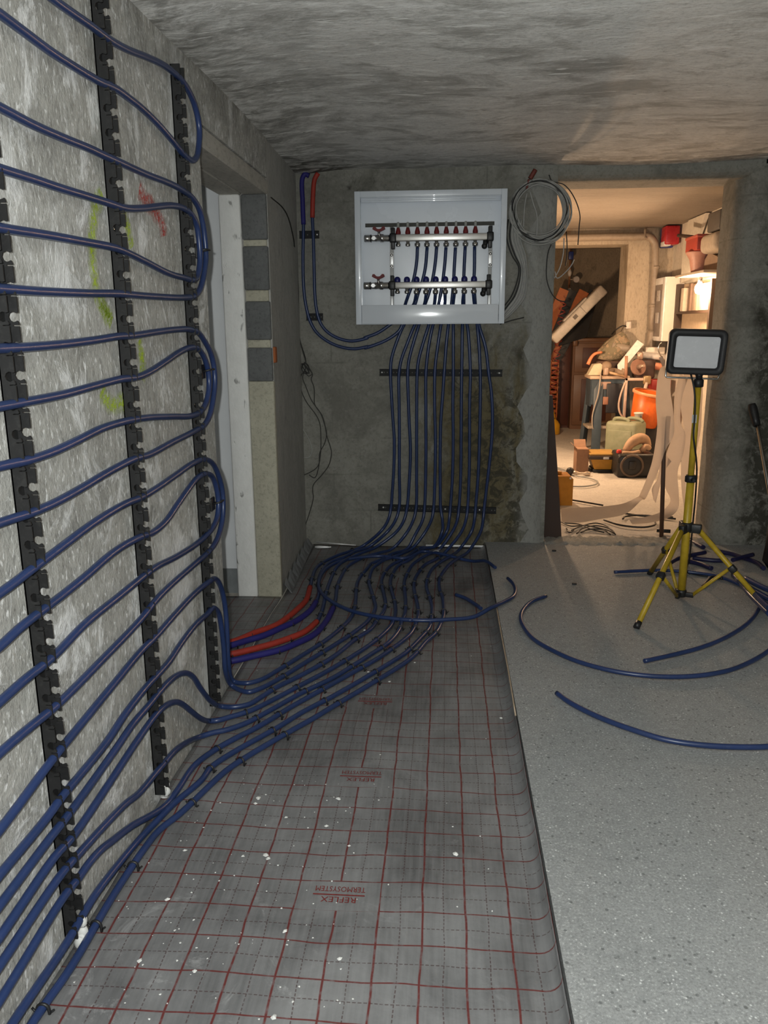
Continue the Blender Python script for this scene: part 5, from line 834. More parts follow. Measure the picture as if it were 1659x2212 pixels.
bg.add(vs, fs+[tuple(range(n))[::-1], tuple((len(prof)-1)*n+k for k in range(n))], True)
obj('refuse_bag', bg, pm('black_bag', (.008, .008, .012), .4, bump=.3, bscale=20), None, 'black bag standing at the right edge of the room', 'bag')

# ---------------------------------------------------------------- workshop: doorway strips and post
def ribbon(rows, name, label):
    L = smooth_line([r[:3] for r in rows], 5); R_ = smooth_line([r[3:] for r in rows], 5); vs = []; fs = []; n = len(L); W_ = 4
    for i in range(n):
        a, b = L[i], R_[i]
        nrm = (b-a).cross((L[min(i+1, n-1)]-L[max(i-1, 0)])).normalized()
        for k in range(W_+1):
            q = k/W_; p = a.lerp(b, q)+nrm*.006*math.sin(q*PI); p.z = max(p.z, SZ+.004)
            vs.append(p)
    for i in range(n-1):
        for k in range(W_): a = i*(W_+1)+k; fs.append((a, a+1, a+W_+2, a+W_+1))
    N = len(vs); vs2 = [p+Vector((0, .004, -.001)) for p in vs]
    rim = [(i*(W_+1), (i+1)*(W_+1)) for i in range(n-1)]+[((i+1)*(W_+1)+W_, i*(W_+1)+W_) for i in range(n-1)]
    mb = MB(); mb.add(vs, fs, True)
    return obj(name, mb, M_PAPER, None, label, 'paper strip', 'loose paper strips in the doorway')
gp = G('beige_paper_strip'); n = gp.noise(gp.pos(), 6, 5, .6); pc = gp.mix(gp.ramp(n, .3, .7), (.58, .50, .43), (.66, .57, .49)); gp.base(pc, .8)
tl = gp.n('ShaderNodeBsdfTranslucent'); gp.l(pc, tl.inputs[0]); mxs = gp.n('ShaderNodeMixShader'); mxs.inputs[0].default_value = .62
gp.l(gp.b.outputs[0], mxs.inputs[1]); gp.l(tl.outputs[0], mxs.inputs[2]); gp.l(mxs.outputs[0], gp.out.inputs[0]); M_PAPER = gp.m
ribbon(D['ribA'], 'paper_strip', 'wide beige paper strip hanging in the doorway and trailing left over the floor')
ribbon(D['ribB'], 'paper_strip', 'beige paper strip hanging behind the tripod column, curling back on the floor')
ribbon(D['ribD'], 'paper_strip', 'broad beige paper strip hanging close to the right door jamb')
ribbon(D['ribC'], 'paper_strip', 'short twisted beige paper strip between the two long ones')
mb = MB(); mb.prism([(.585, 4.56, SZ), (.690, 4.56, SZ), (.665, 4.56, .30), (.630, 4.56, .62), (.605, 4.56, .86), (.580, 4.56, .86)], (0, .05, 0))
obj('brown_board', mb, pm('dark_brown_wood', (.045, .022, .014), .6, scale=14), None, 'dark brown board leaning in the left side of the doorway', 'board')
mb = MB(); mb.box((1.19, 4.70, SZ), (1.21, 4.715, .42)); obj('steel_angle', MB().cyl((1.27, 4.60, SZ), (1.255, 4.66, .74), .012), pm('rusty_bar', (.10, .05, .03), .6), None, 'rusty bar standing behind the tripod column', 'bar')
for k, L in enumerate(D['bcab']): obj('floor_cable', MB().tube(L, .006, 5, 7), M_WIREB if k != 0 else M_WIREG, None, ['grey cable looped on the workshop floor by the amber canister', 'black cable end on the floor behind the trailing strip', 'black cable on the floor under the tripod hub', 'black cable loop below the trailing paper strip', 'black cable curving under the paper strip'][k], 'cable', 'cables on the workshop floor')
t = thing('cable_pile', (.95, 4.66, SZ), 'tangle of thin dark cables lying on the doorway threshold', 'cables')
for L in D['pile']: obj('strand', MB().tube(L, .004, 5, 6), M_WIREB, t)

# ---------------------------------------------------------------- workshop: lamp, wall things
BL = Vector((2.03, 6.80, 1.53))
t = thing('bulb_lamp', BL+Vector((0, 0, -.05)), 'glowing bulb under the shelf on the workshop wall', 'lamp')
obj('bulb', MB().lathe([(.005, -.055), (.028, -.045), (.036, -.02), (.034, .005), (.018, .03), (.014, .04)], Matrix.Translation(BL), 18), pm('lit_bulb', (1.0, .78, .50), .3, var=0, emit=60.0), t)
obj('socket', MB().lathe([(.018, .04), (.018, .075), (.008, .08)], Matrix.Translation(BL), 14), M_BLACK, t)
lamp('bulb_light', 'POINT', BL+Vector((-.06, -.02, -.02)), 34.0, (1.0, .66, .40), .04)
# second lamp of the workshop, on a stand just out of sight behind the left side of the doorway
L2 = Vector((.62, 6.75, .95))
t = thing('stand_lamp', (L2.x, L2.y, SZ), 'lamp on a thin stand behind the left side of the doorway', 'lamp')
obj('stand_pole', MB().cyl((L2.x, L2.y, SZ), (L2.x, L2.y, L2.z-.08), .012), M_BLACK, t); obj('stand_foot', MB().lathe([(.12, 0), (.12, .012), (.02, .03)], Matrix.Translation((L2.x, L2.y, SZ)), 20), M_BLACK, t)
obj('stand_bulb', MB().sphere(L2, .045), pm('lit_bulb', (1.0, .78, .50), .3, var=0, emit=60.0), t)
lamp('stand_lamp_light', 'POINT', L2+Vector((0, 0, .09)), 88.0, (1.0, .66, .40), .05)
obj('wall_shelf', MB().rbox((1.90, 6.30, 1.615), (RX, 7.05, 1.635), .004), pm('pale_shelf_board', (.5, .42, .33), .6), None, 'narrow wooden shelf above the glowing bulb', 'shelf')
mb = MB(); mb.rbox((1.93, 6.62, 1.80), (2.10, 6.92, 1.91), .008); tin = obj('red_tin', mb, pm('red_tin_paint', (.42, .06, .04), .5), None, 'red box stacked above the pinkish pot on the shelf', 'box')
obj('tin_lid', MB().rbox((1.925, 6.61, 1.895), (2.105, 6.93, 1.918), .005), pm('red_lid', (.45, .10, .07), .5), tin)
obj('paint_pot', MB().lathe([(.055, 0), (.06, .02), (.075, .10), (.105, .15), (.11, .158), (.10, .162)], Matrix.Translation((2.0, 6.76, 1.637)), 20), pm('pinkish_pot', (.5, .26, .2), .5), None, 'pinkish flared pot standing on the workshop shelf', 'pot')
obj('wooden_stick', MB().cyl((1.99, 6.93, 1.926), (1.965, 7.28, 1.975), .014), pm('dark_handle', (.05, .03, .025), .5), None, 'dark stick lying across the red box on the shelf', 'stick')
obj('padded_bag', MB().rbox((1.93, 6.20, 1.76), (2.13, 6.56, 1.90), .045, seg=4), pm('beige_canvas', (.45, .38, .30), .8, bump=.3), None, 'beige padded bag beside the red box', 'bag')
mb = MB(); mb.prism([(2.02, 6.25, 1.637), (2.02, 6.86, 1.637), (2.02, 6.60, 1.78), (2.02, 6.25, 1.70)], (.10, 0, 0)); obj('cardboard_wedge', mb, pm('brown_card', (.28, .20, .14), .8), None, 'folded brown cardboard leaning on the shelf under the padded bag', 'cardboard')
mb = MB(); mb.rbox((1.96, 6.22, 1.91), (2.14, 6.50, 2.05), .012); obj('dark_box', mb, pm('dark_grey_box', (.10, .09, .08), .6), None, 'dark box on top of the padded bag near the ceiling', 'box')
mb = MB(); mb.prism([(2.10, 7.60, 1.60), (2.10, 7.62, 2.03), (2.10, 7.50, 2.12), (2.10, 7.02, 2.12), (2.10, 7.22, 1.93), (2.10, 7.10, 1.64)], (.03, 0, 0)); obj('pale_board', mb, pm('pale_board', (.62, .57, .48), .7), None, 'pale board standing behind the red box', 'board')
fr = thing('wall_cabinet', (2.10, 7.2, 1.15), 'dark-framed open wall cabinet below the bulb', 'cabinet')
M_DKW = pm('dark_frame_wood', (.045, .025, .015), .6)
mb = MB(); mb.box((2.08, 7.60, 1.10), (RX, 7.72, 1.59)); mb.box((2.08, 6.66, 1.10), (RX, 6.70, 1.59)); mb.box((2.08, 6.70, 1.10), (RX, 7.60, 1.13)); mb.box((2.08, 6.70, 1.33), (RX, 7.60, 1.35)); obj('frame', mb, M_DKW, fr)
obj('back_board', MB().box((2.135, 6.70, 1.10), (RX-.001, 7.60, 1.59)), pm('tan_board', (.42, .32, .22), .7), fr)
for k, (a, b, c_) in enumerate(((7.44, 7.53, (.5, .42, .33)), (7.24, 7.30, (.16, .10, .07)), (7.05, 7.18, (.3, .22, .16)), (6.74, 7.0, (.52, .42, .32)))):
    obj('book', MB().rbox((2.09, a, 1.352), (2.133, b, 1.352+(.20, .23, .22, .215)[k]), .003), pm('upright_%d' % k, c_, .7), None, ['pale narrow panel', 'dark upright panel', 'brown upright panel', 'wide tan panel'][k]+' standing in the dark-framed wall cabinet', 'panel')
mx = thing('meter_box', (2.05, 7.9, 1.09), 'white electric meter box with glazed front on the workshop wall', 'meter box')
M_METER = pm('meter_box_enamel', (.66, .60, .52), .4, var=.03)
mb = MB(); mb.box((1.995, 7.66, 1.09), (RX, 8.08, 1.66)); obj('body', mb, M_METER, mx)
mb = MB(); 
for lo, hi in (((7.66, 1.09), (7.74, 1.66)), ((8.02, 1.09), (8.08, 1.66)), ((7.74, 1.60), (8.02, 1.66)), ((7.74, 1.09), (8.02, 1.13))): mb.rbox((1.98, lo[0], lo[1]), (1.996, hi[0], hi[1]), .003)
obj('door_frame', mb, pm('white_door_frame', (.75, .74, .72), .35), mx)
obj('window', MB().box((1.988, 7.74, 1.13), (1.994, 8.02, 1.60)), pm('grey_meter_glass', (.20, .17, .16), .15), mx)
for z in (1.50, 1.30): obj('meter_dial', MB().rbox((1.978, 7.82, z-.05), (1.99, 7.92, z+.05), .004), pm('pale_dial', (.45, .42, .4), .3), mx)
fb = thing('wall_dispenser', (2.07, 8.0, 1.94), 'red and blue box hung high in the workshop corner', 'box')
obj('red_front', MB().rbox((2.0, 7.84, 1.955), (2.13, 8.0, 2.12), .012), pm('red_gloss', (.40, .02, .03), .3), fb)
obj('blue_side', MB().rbox((2.01, 8.0, 1.94), (2.12, 8.08, 2.12), .01), pm('blue_gloss', (.03, .05, .2), .4), fb)
obj('white_mark', MB().rbox((1.998, 7.86, 1.945), (2.06, 7.99, 1.985), .003), pm('white_mark', (.7, .7, .7), .4), fb)
# drain pipe along the beam and down the pillar
M_DRAIN = pm('grey_brown_drain', (.30, .245, .19), .45)
dp = thing('drain_pipe', (1.97, 8.03, .9), 'grey drain pipe running along the beam and down the pillar', 'pipe')
obj('run', MB().tube([(-.4, 8.03, 2.03), (1.80, 8.03, 2.045), (1.90, 8.03, 2.04), (1.952, 8.03, 1.99), (1.965, 8.03, 1.90), (1.985, 8.03, 1.16)], .035, 5, 14), M_DRAIN, dp)
obj('elbow', MB().tube([(1.985, 8.03, 1.18), (1.98, 8.02, 1.06), (1.96, 8.0, .98), (1.90, 7.98, .98)], .044, 5, 14), M_DRAIN, dp)
obj('branch', MB().tube([(1.96, 8.0, 1.0), (2.0, 7.96, .955), (2.10, 7.93, .93)], .046, 4, 14), M_DRAIN, dp)
obj('cross_run', MB().tube([(1.60, 7.98, 1.05), (1.92, 7.98, .97)], .038, 2, 14), M_DRAIN, dp)
for z in (1.40, 1.75): obj('pipe_collar', MB().lathe([(.04, 0), (.04, .03)], Matrix.Translation((1.978, 8.03, z)), 14), M_DRAIN, dp)
obj('pipe_hook', MB().tube([(1.86, 8.03, 2.12), (1.855, 8.0, 2.04), (1.862, 7.985, 2.02)], .012, 3, 8), M_DRAIN, dp)
# gas valve and gauge in the alcove
gv = thing('valve_pipe', (1.46, 9.98, 1.62), 'thin copper riser with blue valve and gauge in the alcove', 'pipe')
obj('riser', MB().cyl((1.465, 9.98, 1.64), (1.465, 9.98, 2.12), .012), pm('copper', (.55, .30, .18), .3, .8), gv)
obj('blue_handle', MB().rbox((1.44, 9.94, 1.99), (1.495, 9.99, 2.08), .006), pm('blue_handle', (.02, .04, .2), .4), gv)
obj('white_joint', MB().lathe([(.012, 0), (.024, .03), (.024, .05), (.012, .08)], Matrix.Translation((1.465, 9.98, 1.80)), 12), pm('white_joint', (.65, .6, .55), .4), gv)
obj('gauge', MB().lathe([(.038, 0), (.038, .02), (.03, .025)], Matrix.Translation((1.545, 9.98, 1.765)) @ Matrix.Rotation(PI/2, 4, 'X'), 16), pm('gauge_face', (.5, .45, .42), .3), gv)
obj('gauge_arm', MB().cyl((1.47, 9.98, 1.765), (1.53, 9.98, 1.765), .008), M_DRAIN, gv)
obj('pull_end', MB().sphere((1.47, 9.98, 1.65), .02), pm('pale_end', (.75, .7, .62), .4), gv)
sk = thing('wall_socket', (1.98, 8.07, 1.23), 'white wall socket with a black cable on the pillar', 'socket')
obj('socket_box', MB().rbox((1.735, 8.02, 1.20), (1.785, 8.08, 1.27), .008), pm('white_socket', (.62, .56, .5), .4), None if False else sk)
obj('cable', MB().tube([(1.745, 8.03, 1.22), (1.70, 8.01, 1.23), (1.64, 8.03, 1.19), (1.62, 8.10, 1.15)], .006, 4, 6), M_WIREB, sk)

# ---------------------------------------------------------------- workshop: alcove furniture
M_CUP = pm('brown_cupboard_wood', (.20, .10, .05), .45, scale=10); M_CUPD = pm('dark_red_wood', (.09, .028, .016), .5, scale=10)
cu = thing('cupboard', (1.68, 9.75, SZ), 'brown wooden cupboard behind the grinder stand', 'cupboard')
obj('body', MB().box((1.49, 9.62, SZ), (2.0, 10.05, 1.05)), M_CUP, cu); obj('top', MB().rbox((1.44, 9.56, 1.05), (2.02, 10.08, 1.09), .008), M_CUP, cu)
for zz0, zz1 in ((.70, 1.03), (.08, .67)):
    dd = obj('door', MB().rbox((1.51, 9.60, zz0), (1.98, 9.622, zz1), .004), M_CUP, cu); obj('door_panel', MB().rbox((1.60, 9.593, zz0+.05), (1.90, 9.602, zz1-.05), .003), M_CUPD, dd)
obj('top_block', MB().rbox((1.475, 9.54, 1.0), (1.53, 9.62, 1.09), .01), M_CUP, cu)
wd_ = thing('wardrobe', (1.40, 9.9, SZ), 'dark red-brown tall cabinet left of the brown cupboard', 'cabinet')
obj('body', MB().box((1.33, 9.75, SZ), (1.487, 10.1, 1.06)), M_CUPD, wd_); obj('door', MB().rbox((1.34, 9.735, SZ+.03), (1.48, 9.751, 1.03), .003), M_CUPD, wd_)
M_ORA = pm('orange_plastic', (.42, .12, .03), .5)
os_ = thing('orange_shelf', (1.28, 9.45, SZ), 'orange slatted panel standing at the edge of the alcove', 'panel')
for k in range(2): obj('upright', MB().rbox((1.21+k*.085, 9.42, SZ), (1.225+k*.085, 9.46, .85), .003), M_ORA, os_)
for k in range(14): obj('slat', MB().rbox((1.225, 9.43, .08+k*.055), (1.295, 9.45, .115+k*.055), .003), M_ORA, os_)
pts = [(1.30-.035*math.cos(k*PI/5)*1.0-.0006*k, 9.25+.035*math.sin(k*PI/5), 1.50-k*.0078) for k in range(165)]
obj('spiral_cable', MB().tube(pts, .006, 1, 6), pm('red_spiral_cable', (.32, .06, .05), .45), None, 'red spiral cable hanging in front of the orange panel', 'cable')
for k, (a, b, m, lab) in enumerate((((1.02, 9.58, .75), (1.36, 9.62, 1.64), M_ORA, 'narrow orange board leaning behind the white unit'), ((1.20, 9.66, .80), (1.60, 9.70, 1.62), M_ORA, 'wide orange board leaning behind the white unit'), ((1.14, 9.62, .78), (1.46, 9.66, 1.63), M_BLACK, 'black board between the two orange boards'), ((1.34, 9.70, .9), (1.72, 9.74, 1.62), M_BLACK, 'black board under the raised end of the white unit'))):
    A = Vector(a); B = Vector(b); mb = MB(); d = (B-A).normalized(); A = A-d*((A.z-SZ-.03)/d.z); nn = Vector((d.z, 0, -d.x))*(.055 if k != 1 else .06)
    mb.prism([A-nn, A+nn, B+nn, B-nn], (0, .03, 0)); obj('leaning_board', mb, m, None, lab, 'board')
mb = MB(); mb.prism([(1.30, 9.52, 1.0), (1.62, 9.52, 1.10), (1.72, 9.52, 1.52), (1.40, 9.52, 1.2)], (0, .02, 0)); obj('black_sheet', mb, pm('black_sheet', (.006, .005, .005), .7), None, 'black sheet hanging below the slanted white unit', 'sheet')
M_PLANK = pm('pale_brown_plank', (.30, .17, .09), .6, scale=12)
obj('wooden_plank', MB().rbox((1.080, 9.02, SZ), (1.128, 9.14, 1.06), .004), M_PLANK, None, 'upright brown plank under the low end of the white unit', 'plank')
ac = thing('white_unit', (1.45, 9.05, 1.1), 'long white plastic unit leaning at a slant in the alcove', 'appliance')
AM = Matrix.Translation((1.215, 9.05, 1.12)) @ Matrix.Rotation(-math.atan2(.48, .46), 4, 'Y')
obj('casing', MB().rbox((-.06, -.08, -.055), (.66, .10, .055), .02, AM), pm('white_plastic_casing', (.66, .60, .52), .45), ac)
obj('casing_cover', MB().rbox((.16, -.04, .05), (.50, .10, .075), .01, AM), pm('grey_plastic_cover', (.50, .46, .41), .45), ac)
obj('end_cap', MB().rbox((.60, -.085, -.058), (.69, .10, .058), .02, AM), pm('grey_end_cap', (.45, .39, .33), .45), ac)
obj('vent_slot', MB().box((.25, -.083, -.01), (.30, -.079, .03), AM), pm('vent_dark', (.2, .17, .14), .6), ac)
obj('panel_line', MB().box((.38, -.082, -.055), (.384, -.079, .055), AM), pm('vent_dark', (.2, .17, .14), .6), ac)
yj = thing('yellow_jug', (1.235, 9.15, SZ), 'yellow plastic jug at the foot of the orange panel', 'jug')
M_JUG = pm('yellow_jug_plastic', (.62, .33, .02), .4)
obj('body', MB().lathe([(.065, 0), (.075, .01), (.075, .11), (.05, .15), (.028, .17), (.028, .20)], Matrix.Translation((1.235, 9.15, SZ)), 18), M_JUG, yj); obj('handle', MB().tube([(1.215, 9.10, .20), (1.20, 9.07, .27), (1.215, 9.07, .29), (1.235, 9.10, .22)], .012, 4, 8), M_JUG, yj)

# ---------------------------------------------------------------- workshop: grinder stand and what is on it
M_BLUES = pm('blue_grey_steel', (.045, .065, .085), .45)
gs = thing('grinder_stand', (1.54, 7.95, SZ), 'blue steel machine stand with splayed legs', 'stand')
def bar(a, b, w, d): 
    A, B = Vector(a), Vector(b); u = (B-A).normalized(); M = Matrix.Translation(A) @ u.to_track_quat('Z', 'Y').to_matrix().to_4x4(); return MB().rbox((-w/2, -d/2, 0), (w/2, d/2, (B-A).length), .004, M)
for a, b in (((1.46, 7.78, .72), (1.45, 7.72, SZ)), ((1.70, 7.78, .72), (1.76, 7.72, SZ)), ((1.43, 8.02, .72), (1.38, 8.06, SZ)), ((1.70, 8.02, .72), (1.76, 8.06, SZ))):
    obj('leg', bar(a, b, .085, .04), M_BLUES, gs)
obj('skirt', MB().box((1.39, 7.76, .50), (1.72, 7.785, .74)), M_BLUES, gs); obj('side_skirt', MB().box((1.385, 7.785, .48), (1.40, 8.04, .74)), M_BLUES, gs)
obj('dark_guard', MB().rbox((1.53, 7.74, .42), (1.72, 7.76, .70), .01), pm('dark_guard', (.02, .02, .025), .5), gs)
obj('top_plate', MB().rbox((1.37, 7.74, .74), (1.74, 8.06, .77), .006), pm('pinkish_wood_top', (.50, .36, .26), .6), gs)
obj('tray', MB().rbox((1.37, 7.74, .27), (1.66, 8.04, .295), .004), pm('pale_tray', (.34, .28, .22), .6), gs)
obj('name_plate', MB().rbox((1.475, 7.752, .645), (1.57, 7.762, .715), .006), pm('pink_plate', (.36, .24, .19), .5), gs)
obj('switch_box', MB().rbox((1.50, 7.735, .50), (1.55, 7.765, .575), .006), pm('brown_switch', (.30, .14, .09), .5), gs)
obj('cord', MB().tube([(1.465, 7.73, .80), (1.455, 7.72, .66), (1.445, 7.72, .58), (1.425, 7.72, .50), (1.405, 7.72, .40), (1.41, 7.72, .30), (1.43, 7.74, .25)], .006, 4, 6), pm('pale_cord', (.4, .34, .28), .5), gs)
mb = MB(); mb.prism([(1.36, 7.80, .775), (1.48, 7.80, .775), (1.49, 7.80, .87), (1.47, 7.80, .885), (1.41, 7.80, .875)], (0, .12, 0)); obj('cream_pad', mb, pm('cream_pad', (.62, .52, .36), .6), None, 'cream box on the left of the machine stand', 'box')
vz = thing('bench_vise', (1.56, 7.82, .77), 'dusty metal vice lying on the machine stand', 'vise')
M_DUST = pm('dusty_metal', (.30, .21, .14), .6)
mb = MB(); mb.sphere((1.53, 7.82, .855), .05); mb.rbox((1.50, 7.79, .77), (1.60, 7.87, .83), .015); obj('body', mb, M_DUST, vz)
obj('jaw', MB().tube([(1.52, 7.80, .80), (1.60, 7.80, .815), (1.68, 7.80, .79), (1.70, 7.80, .83)], .028, 4, 10), M_DUST, vz)
hm = thing('hammer', (1.58, 7.74, .775), 'hammer with a wooden handle on the machine stand', 'hammer')
obj('handle', MB().tube([(1.52, 7.72, .81), (1.69, 7.72, .765)], .012, 1, 8), pm('hammer_wood', (.55, .35, .2), .5), hm); obj('head', MB().rbox((1.49, 7.69, .78), (1.53, 7.75, .85), .012), pm('hammer_head', (.45, .32, .24), .4), hm)
mb = MB(); mb.prism([(1.64, 7.80, .80), (1.69, 7.80, .80), (1.705, 7.80, .86), (1.86, 7.80, 1.06), (1.80, 7.80, 1.10), (1.63, 7.80, .87)], (0, .02, 0)); obj('white_board', mb, pm('white_board', (.80, .78, .74), .6), None, 'bright white bent board standing behind the hammer', 'board')
cm_ = MB(); vs = []; n = 18; prof = [(.02, 0), (.13, .02), (.14, .10), (.11, .18), (.06, .24), (.015, .27)]
for r, z in prof:
    for k in range(n): a = 2*PI*k/n; q = 1+.14*math.sin(a*4+z*20)+.07*math.sin(a*7); vs.append((1.60+.35*z+r*q*math.cos(a), 8.02+r*q*math.sin(a)*.6, .90+z))
cm_.add(vs, [(i*n+k, i*n+(k+1) % n, (i+1)*n+(k+1) % n, (i+1)*n+k) for i in range(len(prof)-1) for k in range(n)], True)
g = G('camouflage_cloth'); v = g.pos(); c = g.mix(g.ramp(g.noise(v, 14, 3), .45, .5), (.32, .25, .17), (.20, .17, .11)); c = g.mix(g.ramp(g.noise(v, 19, 2), .56, .6), c, (.36, .26, .17)); g.bump(g.noise(v, 25, 4), .5, .02); g.base(c, .85)
cloth = obj('cloth_bundle', cm_, g.m, None, 'crumpled camouflage cloth heaped behind the cream box', 'cloth')
obj('cardboard_stack', MB().rbox((1.46, 7.93, .77), (1.74, 8.06, .90), .02), pm('dark_clutter', (.10, .06, .045), .7), None, 'dark box under the camouflage cloth', 'box')
obj('orange_grip', MB().tube([(1.37, 7.90, .87), (1.395, 7.90, .93), (1.43, 7.90, .97), (1.50, 7.92, .985)], lambda q: .018-.006*q, 4, 8), pm('orange_grip', (.65, .22, .10), .5), None, 'orange curved grip beside the camouflage cloth', 'tool')
gd = thing('grinding_wheel', (1.82, 7.75, .76), 'round brown grinding disc with spindle', 'grinder')
DM = Matrix.Translation((1.81, 7.75, .85)) @ Matrix.Rotation(math.radians(78), 4, 'X') @ Matrix.Rotation(.3, 4, 'Y')
obj('disc', MB().lathe([(.075, -.012), (.078, 0), (.075, .012)], DM, 26), pm('brown_disc', (.30, .16, .11), .6), gd)
obj('spindle', MB().lathe([(.026, .012), (.026, .02), (.018, .022), (.018, .06), (.013, .065), (.013, .10)], DM, 14), pm('pink_metal', (.5, .36, .28), .35, .4), gd)
obj('clamp', MB().rbox((1.80, 7.74, .92), (1.85, 7.80, .99), .015), pm('pink_metal', (.5, .36, .28), .35, .4), gd)
obj('machine_body', MB().rbox((1.80, 7.78, .74), (1.98, 7.95, .92), .02), pm('dark_machine', (.06, .035, .03), .5), gd)
tf = thing('tube_frame', (1.72, 7.62, .35), 'pale square tube frame in front of the machine stand', 'frame')
M_TUBE = pm('pale_pink_tube', (.55, .42, .34), .45)
obj('post', MB().rbox((1.665, 7.60, .37), (1.69, 7.625, .76), .003), M_TUBE, tf); obj('crossbar', MB().rbox((1.665, 7.60, .735), (1.85, 7.625, .76), .003), M_TUBE, tf)
obj('upper_post', MB().cyl((1.672, 7.61, .76), (1.665, 7.61, .96), .014), pm('brown_rod', (.40, .22, .14), .5), tf)
obj('loop', MB().tube([(1.665, 7.60, .72), (1.63, 7.60, .60), (1.62, 7.60, .50), (1.64, 7.60, .43), (1.675, 7.60, .39)], .009, 4, 8), M_TUBE, tf)
obj('joint', MB().rbox((1.83, 7.59, .70), (1.90, 7.63, .78), .012), pm('brass_joint', (.34, .24, .13), .4, .4), tf); obj('strut', MB().cyl((1.86, 7.60, .72), (1.845, 7.60, .62), .016), M_TUBE, tf)
obj('red_toolbox', MB().rbox((1.92, 7.66, .64), (2.10, 7.80, .74), .01), pm('red_toolbox', (.38, .04, .03), .45), None, 'red toolbox edge to the right of the tube frame', 'toolbox')
obj('orange_tube', MB().cyl((1.88, 7.82, .87), (2.08, 7.82, .845), .035), pm('orange_white_tube', (.70, .30, .18), .5), None, 'orange roll lying above the red toolbox', 'roll')
obj('white_tube', MB().cyl((1.86, 7.86, .96), (2.10, 7.86, .93), .032), pm('white_roll', (.70, .66, .62), .5), None, 'white roll lying above the orange roll', 'roll')
obj('white_block', MB().rbox((1.90, 7.88, .965), (2.08, 7.96, 1.03), .006), pm('white_block', (.75, .70, .62), .6), None, 'white block on top of the white roll', 'block')
br_ = thing('paint_brush', (2.0, 7.62, .86), 'grey scraper hanging from a thin hook beside the drain pipe', 'tool')
obj('blade', MB().rbox((-.018, -.004, 0), (.018, .004, .10), .003, Matrix.Translation((2.02, 7.62, .86)) @ Matrix.Rotation(-.45, 4, 'Y')), pm('grey_blade', (.10, .09, .09), .4), br_); obj('hook', MB().tube([(1.985, 7.62, .95), (1.955, 7.62, 1.0), (1.955, 7.62, 1.06), (1.98, 7.62, 1.08)], .006, 3, 6), M_CHROME, br_)
bu = thing('orange_bucket', (1.87, 7.5, .36), 'orange plastic bucket tilted beside the jerrycan', 'bucket')
BM = Matrix.Translation((1.815, 7.45, .34)) @ Matrix.Rotation(math.radians(9), 4, 'Y') @ Matrix.Rotation(math.radians(6), 4, 'X')
M_BUCK = pm('orange_bucket_plastic', (.70, .13, .015), .4)
obj('body', MB().lathe([(.001, 0), (.115, 0), (.118, .005), (.150, .30), (.146, .302), (.112, .01), (.001, .01)], BM, 28, False), M_BUCK, bu); obj('rim', MB().lathe([(.150, .285), (.163, .287), (.165, .308), (.160, .314), (.146, .312)], BM, 28, False), pm('pale_orange_rim', (.78, .34, .16), .4), bu)
obj('bucket_base', MB().rbox((1.72, 7.40, SZ), (2.0, 7.70, .335), .01), pm('dark_case', (.02, .018, .018), .5), None, 'dark case under the orange bucket', 'case')
jc = thing('jerrycan', (1.63, 7.2, SZ), 'olive green jerrycan in front of the machine stand', 'jerrycan')
JM = Matrix.Translation((1.62, 7.25, SZ)) @ Matrix.Rotation(math.radians(-38), 4, 'Z')
g = G('olive_plastic'); v = g.pos(); n = g.noise(v, 8, 6, .65); c = g.mix(g.ramp(n, .35, .65), (.22, .24, .15), (.30, .31, .21)); g.bump(g.noise(v, 14, 3), .2, .02); M_OLV = g.base(c, .55)
mb = MB(); mb.rbox((-.145, -.115, 0), (.145, .115, .375), .03, JM, 3); obj('body', mb, M_OLV, jc)
for k in range(2): obj('carry_handle', MB().tube([JM @ Vector((-.10+.09*k, -.04+.08*k, .37)), JM @ Vector((-.09+.09*k, -.04+.08*k, .392)), JM @ Vector((.02+.09*k, -.04+.08*k, .392)), JM @ Vector((.05+.09*k, -.04+.08*k, .37))], .016, 4, 8), M_OLV, jc)
obj('side_rib', MB().rbox((-.11, -.122, .05), (.11, -.112, .30), .01, JM), M_OLV, jc)
cp = thing('paint_cup', (1.735, 7.3, .405), 'small white cup on top of the jerrycan', 'cup')
obj('cup_body', MB().lathe([(.030, 0), (.036, .055), (.042, .056), (.042, .066), (.036, .068), (.034, .05), (.028, .005)], Matrix.Translation((1.735, 7.30, .407)), 18, False), pm('white_cup', (.72, .68, .62), .4), cp); obj('printed_mark', MB().rbox((1.742, 7.263, .425), (1.757, 7.269, .446), .001, seg=1), pm('dark_mark', (.1, .08, .08), .5), cp)

